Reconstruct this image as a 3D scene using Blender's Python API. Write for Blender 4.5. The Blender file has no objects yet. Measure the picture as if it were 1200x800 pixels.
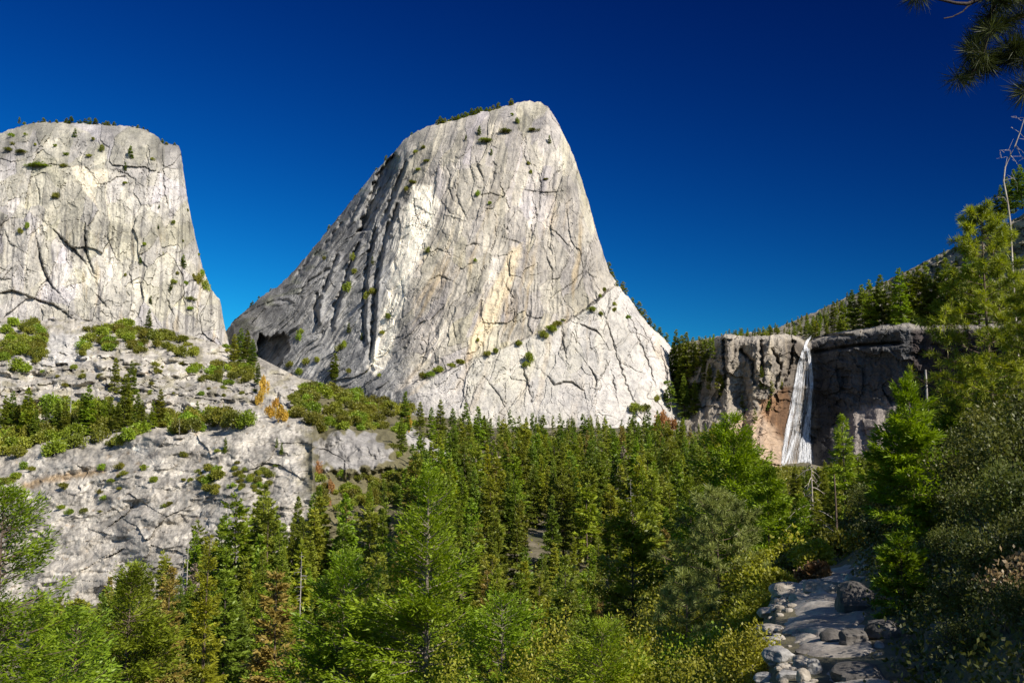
import bpy, math, numpy as np
from mathutils import Vector
SC = bpy.context.scene
COL = SC.collection
R = math.radians
F, CX, CY = 1150.0, 600.0, 400.0            # focal length and centre in photo pixels
TH = math.atan(141.0 / F)                   # camera looks up 7 degrees
CT, ST = math.cos(TH), math.sin(TH)
RNG = np.random.default_rng(11)

def ray(px, py):
    X = (np.asarray(px, float) - CX) / F; Y = (CY - np.asarray(py, float)) / F
    yy = CT - Y * ST; zz = ST + Y * CT
    return X / yy, zz / yy                  # x and z per metre of forward distance
def at(px, py, d):
    rx, rz = ray(px, py); d = np.asarray(d, float)
    return np.stack(np.broadcast_arrays(rx * d, d, rz * d), -1)
def project(p):
    x, y, z = p
    cy = y * CT + z * ST; cz = -y * ST + z * CT
    return CX + F * x / cy, CY - F * cz / cy

# ------------------------------------------------------------------ noise
def _h(ix, iy, s):
    h = (ix.astype(np.int64) * 374761393 + iy.astype(np.int64) * 668265263 + s * 974634757) & 0xFFFFFFFF
    h = ((h ^ (h >> 13)) * 1274126177) & 0xFFFFFFFF
    h = ((h ^ (h >> 15)) * 2246822519) & 0xFFFFFFFF
    return ((h ^ (h >> 16)) & 0xFFFFFF) / float(0xFFFFFF)
def pn(x, y, s=0):
    x, y = np.broadcast_arrays(np.asarray(x, float), np.asarray(y, float))
    x0 = np.floor(x); y0 = np.floor(y); fx = x - x0; fy = y - y0
    def g(i, j):
        a = _h(x0 + i, y0 + j, s) * 2 * np.pi
        return np.cos(a) * (fx - i) + np.sin(a) * (fy - j)
    u = fx**3 * (fx * (fx * 6 - 15) + 10); v = fy**3 * (fy * (fy * 6 - 15) + 10)
    a = g(0, 0) * (1 - u) + g(1, 0) * u; b = g(0, 1) * (1 - u) + g(1, 1) * u
    return (a * (1 - v) + b * v) * 1.5
def fbm(x, y, o=4, s=0, gain=.5):
    t = 0; a = 1; n = 0
    for i in range(o):
        t = t + a * pn(x * 2**i + 17.3 * i, y * 2**i - 9.1 * i, s + i); n += a; a *= gain
    return t / n
def ridge(x, y, o=3, s=0):
    t = 0; a = 1; n = 0
    for i in range(o):
        t = t + a * (1 - np.abs(pn(x * 2**i, y * 2**i, s + i)) * 2); n += a; a *= .5
    return t / n
def plates(x, y, s=0):
    """cells of a jittered lattice: random value per cell, offset inside the cell, nearness of the edge"""
    x0 = np.floor(x); y0 = np.floor(y)
    f1 = np.full(x.shape, 9.); f2 = f1.copy(); idv = np.zeros(x.shape); ddx = idv.copy(); ddy = idv.copy()
    for i in (-1, 0, 1):
        for j in (-1, 0, 1):
            cx = x0 + i; cy = y0 + j
            dx = cx + _h(cx, cy, s) - x; dy = cy + _h(cx, cy, s + 7) - y
            d = dx * dx + dy * dy
            m = d < f1
            f2 = np.where(m, f1, np.minimum(f2, d)); f1 = np.where(m, d, f1)
            idv = np.where(m, _h(cx, cy, s + 3), idv); ddx = np.where(m, dx, ddx); ddy = np.where(m, dy, ddy)
    return idv, ddx, ddy, np.sqrt(f2) - np.sqrt(f1)
def line_dist(PX, PY, pts):
    d = np.full(PX.shape, 1e9)
    for (ax, ay), (bx, by) in zip(pts, pts[1:]):
        vx, vy = bx - ax, by - ay
        t = np.clip(((PX - ax) * vx + (PY - ay) * vy) / (vx * vx + vy * vy + 1e-9), 0, 1)
        d = np.minimum(d, np.hypot(PX - ax - t * vx, PY - ay - t * vy))
    return d
def inside(PX, PY, poly):
    c = np.zeros(PX.shape, bool); n = len(poly)
    for i in range(n):
        (ax, ay), (bx, by) = poly[i], poly[(i + 1) % n]
        if ay == by: continue
        hit = ((ay > PY) != (by > PY)) & (PX < (bx - ax) * (PY - ay) / (by - ay) + ax)
        c ^= hit
    return c
def soft(PX, PY, poly, w):
    """1 inside a polygon, 0 outside, with a soft edge w wide"""
    d = line_dist(PX, PY, list(poly) + [poly[0]])
    d = np.where(inside(PX, PY, poly), d, -d)
    return ss(d, -w, w)
def ss(x, a, b):
    t = np.clip((x - a) / (b - a), 0, 1); return t * t * (3 - 2 * t)
def table(xk, yk, T, x, y):
    """bilinear lookup with smoothed columns"""
    xk = np.asarray(xk, float); T = np.asarray(T, float)
    cols = np.stack([np.interp(y, yk, T[:, i]) for i in range(len(xk))], -1)
    i = np.clip(np.searchsorted(xk, x) - 1, 0, len(xk) - 2)
    t = np.clip((x - xk[i]) / (xk[i + 1] - xk[i]), 0, 1); t = t * t * (3 - 2 * t)
    a = np.take_along_axis(cols, i[..., None], -1)[..., 0]; b = np.take_along_axis(cols, i[..., None] + 1, -1)[..., 0]
    return a * (1 - t) + b * t

# ------------------------------------------------------------------ meshes and objects
def mesh(name, V, Q, mats, mi=None, col=None, smooth=False):
    V = np.asarray(V, np.float32); Q = np.asarray(Q, np.int32)
    me = bpy.data.meshes.new(name); n = len(Q)
    me.vertices.add(len(V)); me.vertices.foreach_set('co', V.ravel())
    me.loops.add(n * 4); me.loops.foreach_set('vertex_index', Q.ravel())
    me.polygons.add(n); me.polygons.foreach_set('loop_start', np.arange(0, n * 4, 4, dtype=np.int32))
    try: me.polygons.foreach_set('loop_total', np.full(n, 4, np.int32))
    except Exception: pass
    for m in (mats if isinstance(mats, (list, tuple)) else [mats]): me.materials.append(m)
    if mi is not None: me.polygons.foreach_set('material_index', np.asarray(mi, np.int32))
    me.polygons.foreach_set('use_smooth', np.full(n, bool(smooth)))
    if col is not None:
        a = me.color_attributes.new('tint', 'FLOAT_COLOR', 'POINT')
        c = np.ones((len(V), 4), np.float32); c[:, :3] = col; a.data.foreach_set('color', c.ravel())
    me.update(); me.validate()
    return me
def obj(name, me, parent=None, loc=None):
    o = bpy.data.objects.new(name, me); COL.objects.link(o)
    if parent is not None: o.parent = parent
    if loc is not None: o.location = loc
    return o
def tag(o, label=None, cat=None, group=None, kind=None):
    if label: o['label'] = label
    if cat: o['category'] = cat
    if group: o['group'] = group
    if kind: o['kind'] = kind
    return o
def grid_quads(nr, nc):
    i = np.arange(nr * nc).reshape(nr, nc)
    return np.stack([i[:-1, :-1], i[:-1, 1:], i[1:, 1:], i[1:, :-1]], -1).reshape(-1, 4)
def tube(pts, rad, k=6):
    """quads of a tapered tube along points"""
    pts = np.asarray(pts, float); n = len(pts); rad = np.broadcast_to(np.asarray(rad, float), (n,))
    t = np.gradient(pts, axis=0); t /= np.linalg.norm(t, axis=1)[:, None] + 1e-9
    ref = np.where(np.abs(t[:, 2:3]) > .9, np.array([[1., 0, 0]]), np.array([[0, 0, 1.]]))
    u = np.cross(t, ref); u /= np.linalg.norm(u, axis=1)[:, None] + 1e-9; v = np.cross(t, u)
    a = np.arange(k) * 2 * np.pi / k
    V = pts[:, None] + rad[:, None, None] * (np.cos(a)[None, :, None] * u[:, None] + np.sin(a)[None, :, None] * v[:, None])
    i = np.arange(n * k).reshape(n, k); j = np.roll(i, -1, 1)
    return V.reshape(-1, 3), np.stack([i[:-1], j[:-1], j[1:], i[1:]], -1).reshape(-1, 4)
class Acc:
    def __init__(s): s.V = []; s.Q = []; s.n = 0
    def add(s, V, Q): s.V.append(V); s.Q.append(Q + s.n); s.n += len(V)
    def get(s): return np.concatenate(s.V), np.concatenate(s.Q)

# ------------------------------------------------------------------ materials
def new_mat(name):
    m = bpy.data.materials.new(name); m.use_nodes = True
    nt = m.node_tree; b = nt.nodes['Principled BSDF']
    return m, nt, b
def nd(nt, t, **kw):
    n = nt.nodes.new(t)
    for k, v in kw.items(): setattr(n, k, v)
    return n
def noise(nt, scale, detail=4, rough=.55, vec=None, dist=0):
    n = nd(nt, 'ShaderNodeTexNoise'); n.inputs['Scale'].default_value = scale; n.inputs['Detail'].default_value = detail
    n.inputs['Roughness'].default_value = rough; n.inputs['Distortion'].default_value = dist
    if vec is not None: nt.links.new(vec, n.inputs['Vector'])
    return n.outputs['Fac']
def ramp(nt, fac, stops):
    n = nd(nt, 'ShaderNodeValToRGB'); e = n.color_ramp.elements
    while len(e) < len(stops): e.new(.5)
    for i, (p, c) in enumerate(stops):
        e[i].position = p; e[i].color = (*c, 1) if len(c) == 3 else c
    nt.links.new(fac, n.inputs['Fac']); return n.outputs['Color']
def mixc(nt, mode, fac, a, b):
    n = nd(nt, 'ShaderNodeMix', data_type='RGBA', blend_type=mode)
    for s, v in ((n.inputs[0], fac), (n.inputs[6], a), (n.inputs[7], b)):
        if hasattr(v, 'is_linked') or hasattr(v, 'links'): nt.links.new(v, s)
        elif isinstance(v, (int, float)): s.default_value = v
        else: s.default_value = (*v, 1)
    return n.outputs[2]
def bump(nt, b, h, strength, dist):
    n = nd(nt, 'ShaderNodeBump'); n.inputs['Strength'].default_value = strength; n.inputs['Distance'].default_value = dist
    nt.links.new(h, n.inputs['Height']); nt.links.new(n.outputs['Normal'], b.inputs['Normal'])

def rock_mat(name, s1, s2, bd):
    """weathered rock: painted stains and, on the cliff, painted light and shade (tint) times grain and lichen specks"""
    m, nt, b = new_mat(name)
    co = nd(nt, 'ShaderNodeTexCoord').outputs['Object']
    at_ = nd(nt, 'ShaderNodeVertexColor', layer_name='tint').outputs['Color']
    n1 = noise(nt, s1, 6, .65, co); n2 = noise(nt, s2, 4, .7, co)
    c = mixc(nt, 'MULTIPLY', 1, at_, ramp(nt, n1, [(.3, (.62, .62, .64)), (.5, (1, 1, 1)), (.75, (1.18, 1.16, 1.12))]))
    c = mixc(nt, 'MULTIPLY', 1, c, ramp(nt, n2, [(.32, (.55, .55, .55)), (.46, (1, 1, 1)), (.7, (1.1, 1.1, 1.1))]))
    nt.links.new(c, b.inputs['Base Color']); b.inputs['Roughness'].default_value = .88
    b.inputs['Specular IOR Level'].default_value = .25
    bump(nt, b, n2, .7, bd)
    return m
def leaf_mat(name, dark, light, hue=.03, trans=.25, scale=.25, rough=.5, spec=.35, val=.35):
    m, nt, b = new_mat(name)
    oi = nd(nt, 'ShaderNodeObjectInfo')
    co = nd(nt, 'ShaderNodeTexCoord').outputs['Object']
    n = noise(nt, scale, 3, .6, co)
    c = ramp(nt, n, [(.36, dark), (.62, light)])
    h = nd(nt, 'ShaderNodeHueSaturation')
    mr = nd(nt, 'ShaderNodeMapRange'); mr.inputs[3].default_value = .5 - hue; mr.inputs[4].default_value = .5 + hue * .6
    nt.links.new(oi.outputs['Random'], mr.inputs[0]); nt.links.new(mr.outputs[0], h.inputs['Hue'])
    m2 = nd(nt, 'ShaderNodeMath', operation='MULTIPLY'); m2.inputs[1].default_value = 7.31; nt.links.new(oi.outputs['Random'], m2.inputs[0])
    m3 = nd(nt, 'ShaderNodeMath', operation='FRACT'); nt.links.new(m2.outputs[0], m3.inputs[0])
    mv = nd(nt, 'ShaderNodeMapRange'); mv.inputs[3].default_value = 1 - val; mv.inputs[4].default_value = 1 + val
    nt.links.new(m3.outputs[0], mv.inputs[0]); nt.links.new(mv.outputs[0], h.inputs['Value'])
    nt.links.new(c, h.inputs['Color'])
    nt.links.new(h.outputs[0], b.inputs['Base Color'])
    b.inputs['Roughness'].default_value = rough; b.inputs['Specular IOR Level'].default_value = spec
    tr = nd(nt, 'ShaderNodeBsdfTranslucent'); mx = nd(nt, 'ShaderNodeMixShader'); mx.inputs[0].default_value = trans
    br = nd(nt, 'ShaderNodeHueSaturation'); br.inputs['Value'].default_value = 1.4; br.inputs['Saturation'].default_value = 1.1
    nt.links.new(h.outputs[0], br.inputs['Color']); nt.links.new(br.outputs[0], tr.inputs['Color'])
    nt.links.new(b.outputs[0], mx.inputs[1]); nt.links.new(tr.outputs[0], mx.inputs[2])
    nt.links.new(mx.outputs[0], nt.nodes['Material Output'].inputs['Surface'])
    return m
def bark_mat(name, a, bcol, scale):
    m, nt, b = new_mat(name)
    co = nd(nt, 'ShaderNodeTexCoord').outputs['Object']
    mp = nd(nt, 'ShaderNodeMapping'); mp.inputs['Scale'].default_value = (1, 1, .25); nt.links.new(co, mp.inputs['Vector'])
    n = noise(nt, scale, 5, .65, mp.outputs[0])
    nt.links.new(ramp(nt, n, [(.35, a), (.65, bcol)]), b.inputs['Base Color']); b.inputs['Roughness'].default_value = .9
    bump(nt, b, n, .8, .03)
    return m
SUN_AZ_DEG, SUN_EL_DEG = 133, 37
SKY_HUE, SKY_SAT, SKY_POL, SKY_STR, SKY_GAMMA, SKY_GAIN = .487, 1.3, .62, .1, 1.85, .19
EXPOSURE = .6
N_TREES = 300
DROP_LIST = [3,7,12,14,18,19,21,26,33,36,46,50,54,62,75,81,88,97,105,118,129,139,151,168,187,195,207,208,303,309,313,322,329,354,365,367,414,431,432,473,474,486,490,498,500,507,512,514,523,553,556,559,562,564,572,587,601,614,621,664,665,669,687,694,696,703,704,706,762,765,770,771,772,774,969,971,978,980,985,986,1001,1014,1016,1022,1028,1030,1033,1040,1042,1043,1044,1045,1049,1050,1051,1052,1056,1060,1063,1064,1066,1067,1072,1077,1081,1086,1087,1088,1090,1091,1094,1098,1099,1100,1101,1103,1106,1108,1109,1110,1112,1113,1114,1115,1119,1124,1125,1127,1132,1134,1137,1139,1141,1142,1143,1144,1146,1147,1152,1155,1156,1157,1160,1162,1169,1176,1177,1180,1181,1182,1184,1186,1187,1188,1189,1190,1199,1202,1203,1207,1209,1220,1222,1223,1224,1225,1228,1230,1231,1234,1239,1243,1245,1247,1249,1253,1257,1259,1260,1262,1264,1268,1270,1271,1272,1286,1288,1290,1291,1293,1294,1295,1297,1349,1357,1395,1397,1407,1408,1409,1410,1411,1413,1414,1415,1416,1417,1418,1419,1420,1422,1423,1425,1426,1427,1428,1429,1430,1431,1432,1434,1435,1436,1437,1438,1439,1442,1443,1446,1447,1448,1449,1450,1451,1452,1454,1455,1456,1458,1459,1460,1461,1462,1463,1464,1465,1466,1467,1468,1469,1470,1471,1472,1473,1475,1476,1477,1479,1480,1481,1482,1483,1484,1485,1486,1487,1488,1489,1490,1491,1492,1493,1494,1495,1496,1497,1498,1499,1500,1501,1502,1503,1504,1506,1507,1509,1511,1512,1513,1514,1515,1516,1517,1518,1519,1520,1522,1523,1524,1525,1526,1527,1529,1530,1531,1532,1533,1534,1535,1536,1537,1538,1539,1540,1541,1542,1544,1546,1547,1548,1549,1551,1553,1555,1556,1557,1558,1559,1560,1562,1563,1564,1565,1566,1567,1568,1569,1570,1571,1572,1574,1575,1576,1577,1579,1580,1581,1582,1583,1584,1585,1586,1587,1589,1590,1591,1593,1594,1595,1597,1598,1599,1601,1602,1603,1605,1606,1607,1608,1610,1611,1612,1613,1614,1615,1616,1617,1618,1621,1623,1624,1625,1626,1627,1628,1631,1632,1633,1635,1636,1642,1644,1646,1647,1649,1652,1655,1657,1659,1660,1661,1662,1664,1668,1669,1670,1673,1674,1676,1677,1680,1684]
# ------------------------------------------------------------------ camera, sky, sun
cam = bpy.data.cameras.new('camera'); co_ = bpy.data.objects.new('camera', cam); COL.objects.link(co_)
co_.location = (0, 0, 0); co_.rotation_euler = (math.pi / 2 + TH, 0, 0)
cam.sensor_width = 36; cam.lens = 36 * F / 1200; cam.clip_start = .1; cam.clip_end = 20000
SC.camera = co_
SUN_AZ, SUN_EL = R(SUN_AZ_DEG), R(SUN_EL_DEG)    # azimuth measured clockwise (to the right) from the viewing direction
SV = Vector((math.sin(SUN_AZ) * math.cos(SUN_EL), math.cos(SUN_AZ) * math.cos(SUN_EL), math.sin(SUN_EL)))
sun = bpy.data.lights.new('sun', 'SUN'); sun.energy = 5.0; sun.angle = R(.5); sun.color = (1, .93, .83)
so = bpy.data.objects.new('sun', sun); COL.objects.link(so); so.rotation_euler = (-SV).to_track_quat('-Z', 'Y').to_euler()
W = bpy.data.worlds.new('World'); SC.world = W; W.use_nodes = True
nt = W.node_tree; bg = nt.nodes['Background']
sky = nd(nt, 'ShaderNodeTexSky', sky_type='NISHITA'); sky.sun_disc = False; sky.sun_elevation = SUN_EL; sky.sun_rotation = SUN_AZ
sky.air_density = 1.0; sky.dust_density = 0.1; sky.ozone_density = 4.0; sky.altitude = 1600
hs = nd(nt, 'ShaderNodeHueSaturation'); hs.inputs['Hue'].default_value = SKY_HUE; hs.inputs['Saturation'].default_value = SKY_SAT; hs.inputs['Value'].default_value = 1
nt.links.new(sky.outputs[0], hs.inputs['Color'])
# the band of sky at right angles to the sun is the darkest and most polarised
tc = nd(nt, 'ShaderNodeTexCoord')
dt = nd(nt, 'ShaderNodeVectorMath', operation='DOT_PRODUCT'); dt.inputs[1].default_value = SV
nt.links.new(tc.outputs['Generated'], dt.inputs[0])
ab = nd(nt, 'ShaderNodeMath', operation='ABSOLUTE'); nt.links.new(dt.outputs['Value'], ab.inputs[0])
pol = nd(nt, 'ShaderNodeMapRange'); pol.inputs[1].default_value = 0; pol.inputs[2].default_value = .9; pol.inputs[3].default_value = SKY_POL; pol.inputs[4].default_value = 1.35
nt.links.new(ab.outputs[0], pol.inputs[0])
mm = mixc(nt, 'MULTIPLY', 1, hs.outputs[0], pol.outputs[0])
# the half of the sky away from the sun is seen through a polariser: deep and saturated; toward the sun it stays pale
sp = nd(nt, 'ShaderNodeSeparateColor'); cb = nd(nt, 'ShaderNodeCombineColor'); nt.links.new(mm, sp.inputs[0])
for k_, (e_, g_) in enumerate(((1.85, .05), (1.955, .116), (1.417, .270))):
    pw = nd(nt, 'ShaderNodeMath', operation='POWER'); pw.inputs[1].default_value = e_; nt.links.new(sp.outputs[k_], pw.inputs[0])
    ml = nd(nt, 'ShaderNodeMath', operation='MULTIPLY'); ml.inputs[1].default_value = g_; nt.links.new(pw.outputs[0], ml.inputs[0]); nt.links.new(ml.outputs[0], cb.inputs[k_])
sd_ = nd(nt, 'ShaderNodeMapRange'); sd_.inputs[1].default_value = .16; sd_.inputs[2].default_value = .55; nt.links.new(dt.outputs['Value'], sd_.inputs[0])
nt.links.new(mixc(nt, 'MIX', sd_.outputs[0], cb.outputs[0], sky.outputs[0]), bg.inputs['Color'])
bg.inputs['Strength'].default_value = SKY_STR
SC.view_settings.view_transform = 'Standard'; SC.view_settings.look = 'None'; SC.view_settings.gamma = 1; SC.view_settings.exposure = EXPOSURE
SC.view_settings.use_curve_mapping = False
SC.render.engine = 'CYCLES'; SC.cycles.max_bounces = 5; SC.cycles.diffuse_bounces = 2; SC.cycles.transparent_max_bounces = 6
SC.cycles.use_denoising = True

# ------------------------------------------------------------------ the ground: one sheet round the camera
DK = [0, 6, 12, 20, 30, 45, 70, 120, 200, 280, 350, 500, 700, 950, 1300, 2500, 9000]
A_ = [-2, -4, -7.5, -12, -17, -23, -32, -48, -58, -58, -44, -25, 0, 32, 45, 60, 90]
ZT = {  # column by direction (photo pixel of the azimuth) : height at each distance
 -900: [-2, -5, -9, -14, -19, -26, -36, -52, -60, -60, -58, -58, -55, -50, -40, -30, 0],
  -300: [-2, -4, -8, -13, -18, -25, -35, -50, -60, -62, -62, -64, -66, -66, -60, -50, -20],
  100: [-2, -4, -8, -13, -18, -24, -34, -49, -60, -62, -62, -64, -66, -66, -60, -50, -20],
  300: [-2, -4, -7.5, -12, -17, -23, -33, -48, -58, -60, -54, -50, -48, -48, -40, -30, 0],
  430: [-2, -4, -7.5, -12, -17, -23, -32, -48, -58, -58, -46, -29, -8, 15, 20, 40, 60],
  560: A_,
  700: [-2, -3, -5, -8, -12, -17, -26, -43, -56, -57, -44, -25, 0, 32, 45, 60, 90],
  850: [-2, -2.4, -3.5, -5.0, -7.0, -10, -16, -30, -40, -42, -35, -18, 4, 28, 40, 60, 90],
  905: [-2, -2.05, -2.45, -2.9, -3.8, -7, -12, -22, -28, -28, -24, -20, -14, -4, 30, 60, 90],
  960: [-2, -2.1, -2.4, -2.8, -3.2, -5, -8, -13, -17, -18, -17, -15, -12, -6, 10, 60, 90],
 1050: [-2, -2.05, -2.3, -2.2, -2, -2.4, -3.5, -5, -6, -6, -6, -6, -3, 4, 30, 70, 100],
 1200: [-2, -1.8, -1.0, -.3, .6, 1.4, 2.4, 4.4, 8, 12, 16, 24, 34, 46, 60, 90, 130],
}
COLS = [(math.degrees(math.atan((k - CX) / F)), v) for k, v in ZT.items()]
COLS += [(45, [-2, -.4, 1.6, 4, 6.5, 10, 16, 28, 45, 60, 75, 100, 125, 145, 160, 180, 200]),
         (75, [-2, 0, 2.4, 5.5, 9, 14, 22, 36, 54, 70, 85, 115, 140, 160, 180, 200, 220]),
         (125, [-2, -.4, 1.2, 3, 5, 8, 13, 22, 34, 45, 55, 75, 95, 105, 120, 130, 140]),
         (180, [-2, -2, -2, -2, -1, 0, 2, 5, 10, 15, 20, 30, 40, 50, 60, 60, 60]),
         (-120, [-2, -5, -9, -14, -19, -26, -36, -48, -55, -55, -50, -40, -20, 0, 20, 40, 60]),
         (-180, [-2, -2, -2, -2, -1, 0, 2, 5, 10, 15, 20, 30, 40, 50, 60, 60, 60])]
COLS.sort(key=lambda c: c[0])
AZK = [c[0] for c in COLS]; ZTAB = np.array([c[1] for c in COLS], float).T
def ground_raw(x, y):
    x = np.asarray(x, float); y = np.asarray(y, float)
    az = np.degrees(np.arctan2(x, y)); d = np.hypot(x, y)
    fwd = np.where(np.abs(az) < 60, np.where(y > .01, y, d), d * .5)
    fwd = np.where(np.abs(az) < 60, fwd, d * (0.5 + 0.5 * np.clip((75 - np.abs(az)) / 15, 0, 1)) )
    z = table(AZK, DK, ZTAB, az, fwd)
    amp = np.clip(fwd * .016, .0, 5.)
    return z + amp * fbm(x / 40 + 3, y / 40, 3, 5) + np.clip(fwd * .004, .0, .5) * fbm(x / 5, y / 5, 3, 6)
def ground(x, y): return float(ground_raw(np.array([x]), np.array([y]))[0])
def gpix(px, d):
    """ground point in the direction of photo column px, d metres ahead"""
    x = (px - CX) / F / CT * d * 1.0
    return x, d, ground(x, d)

azs = np.concatenate([np.linspace(-180, -42, 40)[:-1], np.linspace(-42, 42, 361)[:-1], np.linspace(42, 180, 40)])
ds = np.concatenate([[0.05], np.geomspace(1.2, 9000, 260)])
AZ, DD = np.meshgrid(np.radians(azs), ds)
GX, GY = DD * np.sin(AZ), DD * np.cos(AZ)
GZ = ground_raw(GX, GY)
gm_, nt, b = new_mat('forest_floor')
co = nd(nt, 'ShaderNodeTexCoord').outputs['Object']
n1 = noise(nt, .05, 6, .6, co); n2 = noise(nt, .9, 6, .7, co); n3 = noise(nt, 6, 4, .6, co)
c = ramp(nt, n1, [(.35, (.055, .062, .022)), (.5, (.10, .085, .045)), (.66, (.21, .18, .13))])
c = mixc(nt, 'MULTIPLY', 1, c, ramp(nt, n2, [(.3, (.45, .45, .42)), (.55, (1, 1, 1)), (.7, (1.3, 1.25, 1.15))]))
c = mixc(nt, 'MULTIPLY', .6, c, ramp(nt, n3, [(.3, (.5, .5, .5)), (.6, (1.2, 1.2, 1.2))]))
nt.links.new(c, b.inputs['Base Color']); b.inputs['Roughness'].default_value = .95; bump(nt, b, n2, .6, .3)
tag(obj('ground', mesh('ground', np.stack([GX, GY, GZ], -1).reshape(-1, 3), grid_quads(*GX.shape)[:, ::-1], gm_, smooth=True)), kind='structure')

def flake(PX, PY, pts, w, side=1):
    """1 at a crack line, fading over w on one side only: the edge of a slab that has come away"""
    d = np.full(PX.shape, 1e9); sg = np.zeros(PX.shape)
    for (ax, ay), (bx, by) in zip(pts, pts[1:]):
        vx, vy = bx - ax, by - ay; t = np.clip(((PX - ax) * vx + (PY - ay) * vy) / (vx * vx + vy * vy + 1e-9), 0, 1)
        e = np.hypot(PX - ax - t * vx, PY - ay - t * vy); c = vx * (PY - ay) - vy * (PX - ax)
        sg = np.where(e < d, c, sg); d = np.minimum(d, e)
    L = math.hypot(pts[-1][0] - pts[0][0], pts[-1][1] - pts[0][1])
    end = np.minimum(np.hypot(PX - pts[0][0], PY - pts[0][1]), np.hypot(PX - pts[-1][0], PY - pts[-1][1])) / (L * .3)
    return np.where(sg * side > 0, np.exp(-d / w), np.exp(-(d / .5)**2) * 0) * np.clip(end, 0, 1)
# ------------------------------------------------------------------ rock faces: built as relief grids with a body behind them
M_rock = rock_mat('granite', .12, .55, 1.2)
M_rock2 = rock_mat('ledge_granite', .16, .8, .25)
def relief(name, px, bot, top, nr, depth, color, mat, back=(15, 45, 110, 240, 420), drop=.12, label=None):
    t = np.linspace(0, 1, nr)[:, None]
    PX = np.broadcast_to(px[None], (nr, len(px))).copy(); PY = bot[None] + (top - bot)[None] * t
    PX += .45 * pn(PX * .9, PY * .9, 77) ; 
    D = depth(PX, PY)
    P = at(PX, PY, D); C = color(PX, PY, D)
    rows = [P]; cols = [C]; tp = P[-1]
    dirx = tp[:, :1] / tp[:, 1:2]
    for b_ in back:
        q = tp.copy(); q[:, 1] += b_; q[:, 0] += dirx[:, 0] * b_ ; q[:, 2] -= drop * b_ + (b_ / back[-1])**3 * back[-1] * .8
        rows.append(q[None]); cols.append(C[-1][None])
    P = np.concatenate(rows); C = np.concatenate(cols)
    return tag(obj(name, mesh(name, P.reshape(-1, 3), grid_quads(*P.shape[:2]), mat, col=C.reshape(-1, 3), smooth=False)), label=label, kind='structure')
def poly(pts, x):
    a = np.array(pts, float); return np.interp(x, a[:, 0], a[:, 1])
def rough_top(px, base, amp=1.2, s=3): return base + amp * fbm(px / 7, px * 0 + s, 3, s) * 2
def stain(C, m, k): return C * (1 - m[..., None] * (1 - np.asarray(k)))
GRAN = np.array((.375, .355, .322))

# ---- the tall dome in the middle
LC = [(262, 392), (272, 377), (285, 366), (310, 345), (330, 332), (350, 311), (375, 281), (400, 250), (420, 225), (440, 200), (460, 180), (475, 163), (490, 153), (510, 145), (540, 139), (560, 132), (580, 128), (600, 122), (615, 118.5), (630, 119), (642, 125), (652, 140), (662, 160), (672, 182), (682, 212), (692, 245), (700, 275), (708, 300), (714, 318), (725, 335), (738, 350), (752, 370), (765, 385), (778, 396), (786, 406), (790, 425), (796, 448), (806, 470), (815, 492), (830, 515)]
LEDGE = [(440, 470), (490, 446), (520, 436), (545, 424), (560, 418), (600, 403), (640, 386), (668, 375), (700, 352), (716, 338), (730, 330)]
px = np.concatenate([np.arange(258, 640, .9), np.arange(640, 832, .6)])
topl = rough_top(px, poly(LC, px), 1.3, 3)
def k_flow(PX): return poly([(260, .9), (400, .75), (470, .55), (540, .3), (620, .16), (700, .02), (830, -.35)], PX)
CR1 = [[(532, 215), (536, 232), (541, 244), (548, 258)], [(523, 195), (528, 205), (526, 220), (531, 236)], [(556, 182), (559, 193), (567, 209)], [(610, 158), (616, 168), (614, 180), (621, 200)],
  [(545, 289), (555, 285), (563, 287)], [(599, 281), (605, 283)], [(567, 441), (576, 452), (587, 465), (597, 490)], [(567, 441), (556, 458), (550, 478)], [(528, 254), (539, 257)],
  [(485, 233), (487, 250), (490, 258)], [(489, 242), (497, 247)], [(580, 200), (578, 212)], [(622, 281), (617, 274)], [(470, 330), (474, 352), (470, 372)], [(640, 265), (652, 272), (668, 290)], [(560, 230), (575, 226), (590, 231)],
  [(610, 222), (640, 226), (660, 224)], [(500, 330), (515, 322), (530, 330)], [(590, 330), (600, 345), (598, 365)], [(500, 300), (512, 291), (526, 297)], [(640, 300), (648, 318), (646, 340)], [(505, 385), (500, 410), (492, 432)], [(530, 375), (535, 400)]]
CR1B = [[(707, 364), (716, 392), (724, 418), (734, 450), (744, 472)], [(641, 441), (650, 451), (662, 447), (671, 448), (684, 458), (686, 466)], [(659, 388), (661, 405), (664, 420)], [(612, 430), (618, 448), (622, 465)], [(680, 380), (700, 388), (705, 395)],
  [(750, 400), (762, 430), (768, 455)], [(730, 352), (745, 385), (752, 410)], [(742, 368), (760, 395), (772, 420)], [(718, 440), (722, 460)], [(772, 402), (780, 430), (782, 450)], [(690, 430), (700, 445), (696, 460)]]
CR1C = [[(273, 378), (290, 367), (312, 356), (326, 352), (338, 352)], [(462, 180), (455, 200), (444, 225), (432, 250), (421, 270)], [(475, 190), (464, 220), (452, 250)], [(395, 300), (384, 325), (374, 352), (371, 378)], [(372, 345), (369, 362), (371, 376)], [(420, 285), (412, 305), (402, 335), (392, 358)], [(440, 268), (432, 300), (428, 330), (425, 380), (427, 400)], [(408, 330), (398, 350), (388, 382)],
  [(455, 262), (446, 300), (440, 330), (437, 380), (434, 420)], [(350, 345), (362, 330), (385, 316)], [(465, 240), (455, 275)], [(400, 262), (380, 290), (350, 320)], [(425, 232), (410, 258)], [(447, 205), (430, 235)]]
CAVE1 = [(300, 415), (305, 390), (314, 396), (326, 390), (338, 395), (339, 409), (330, 424), (324, 438), (306, 438)]
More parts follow.
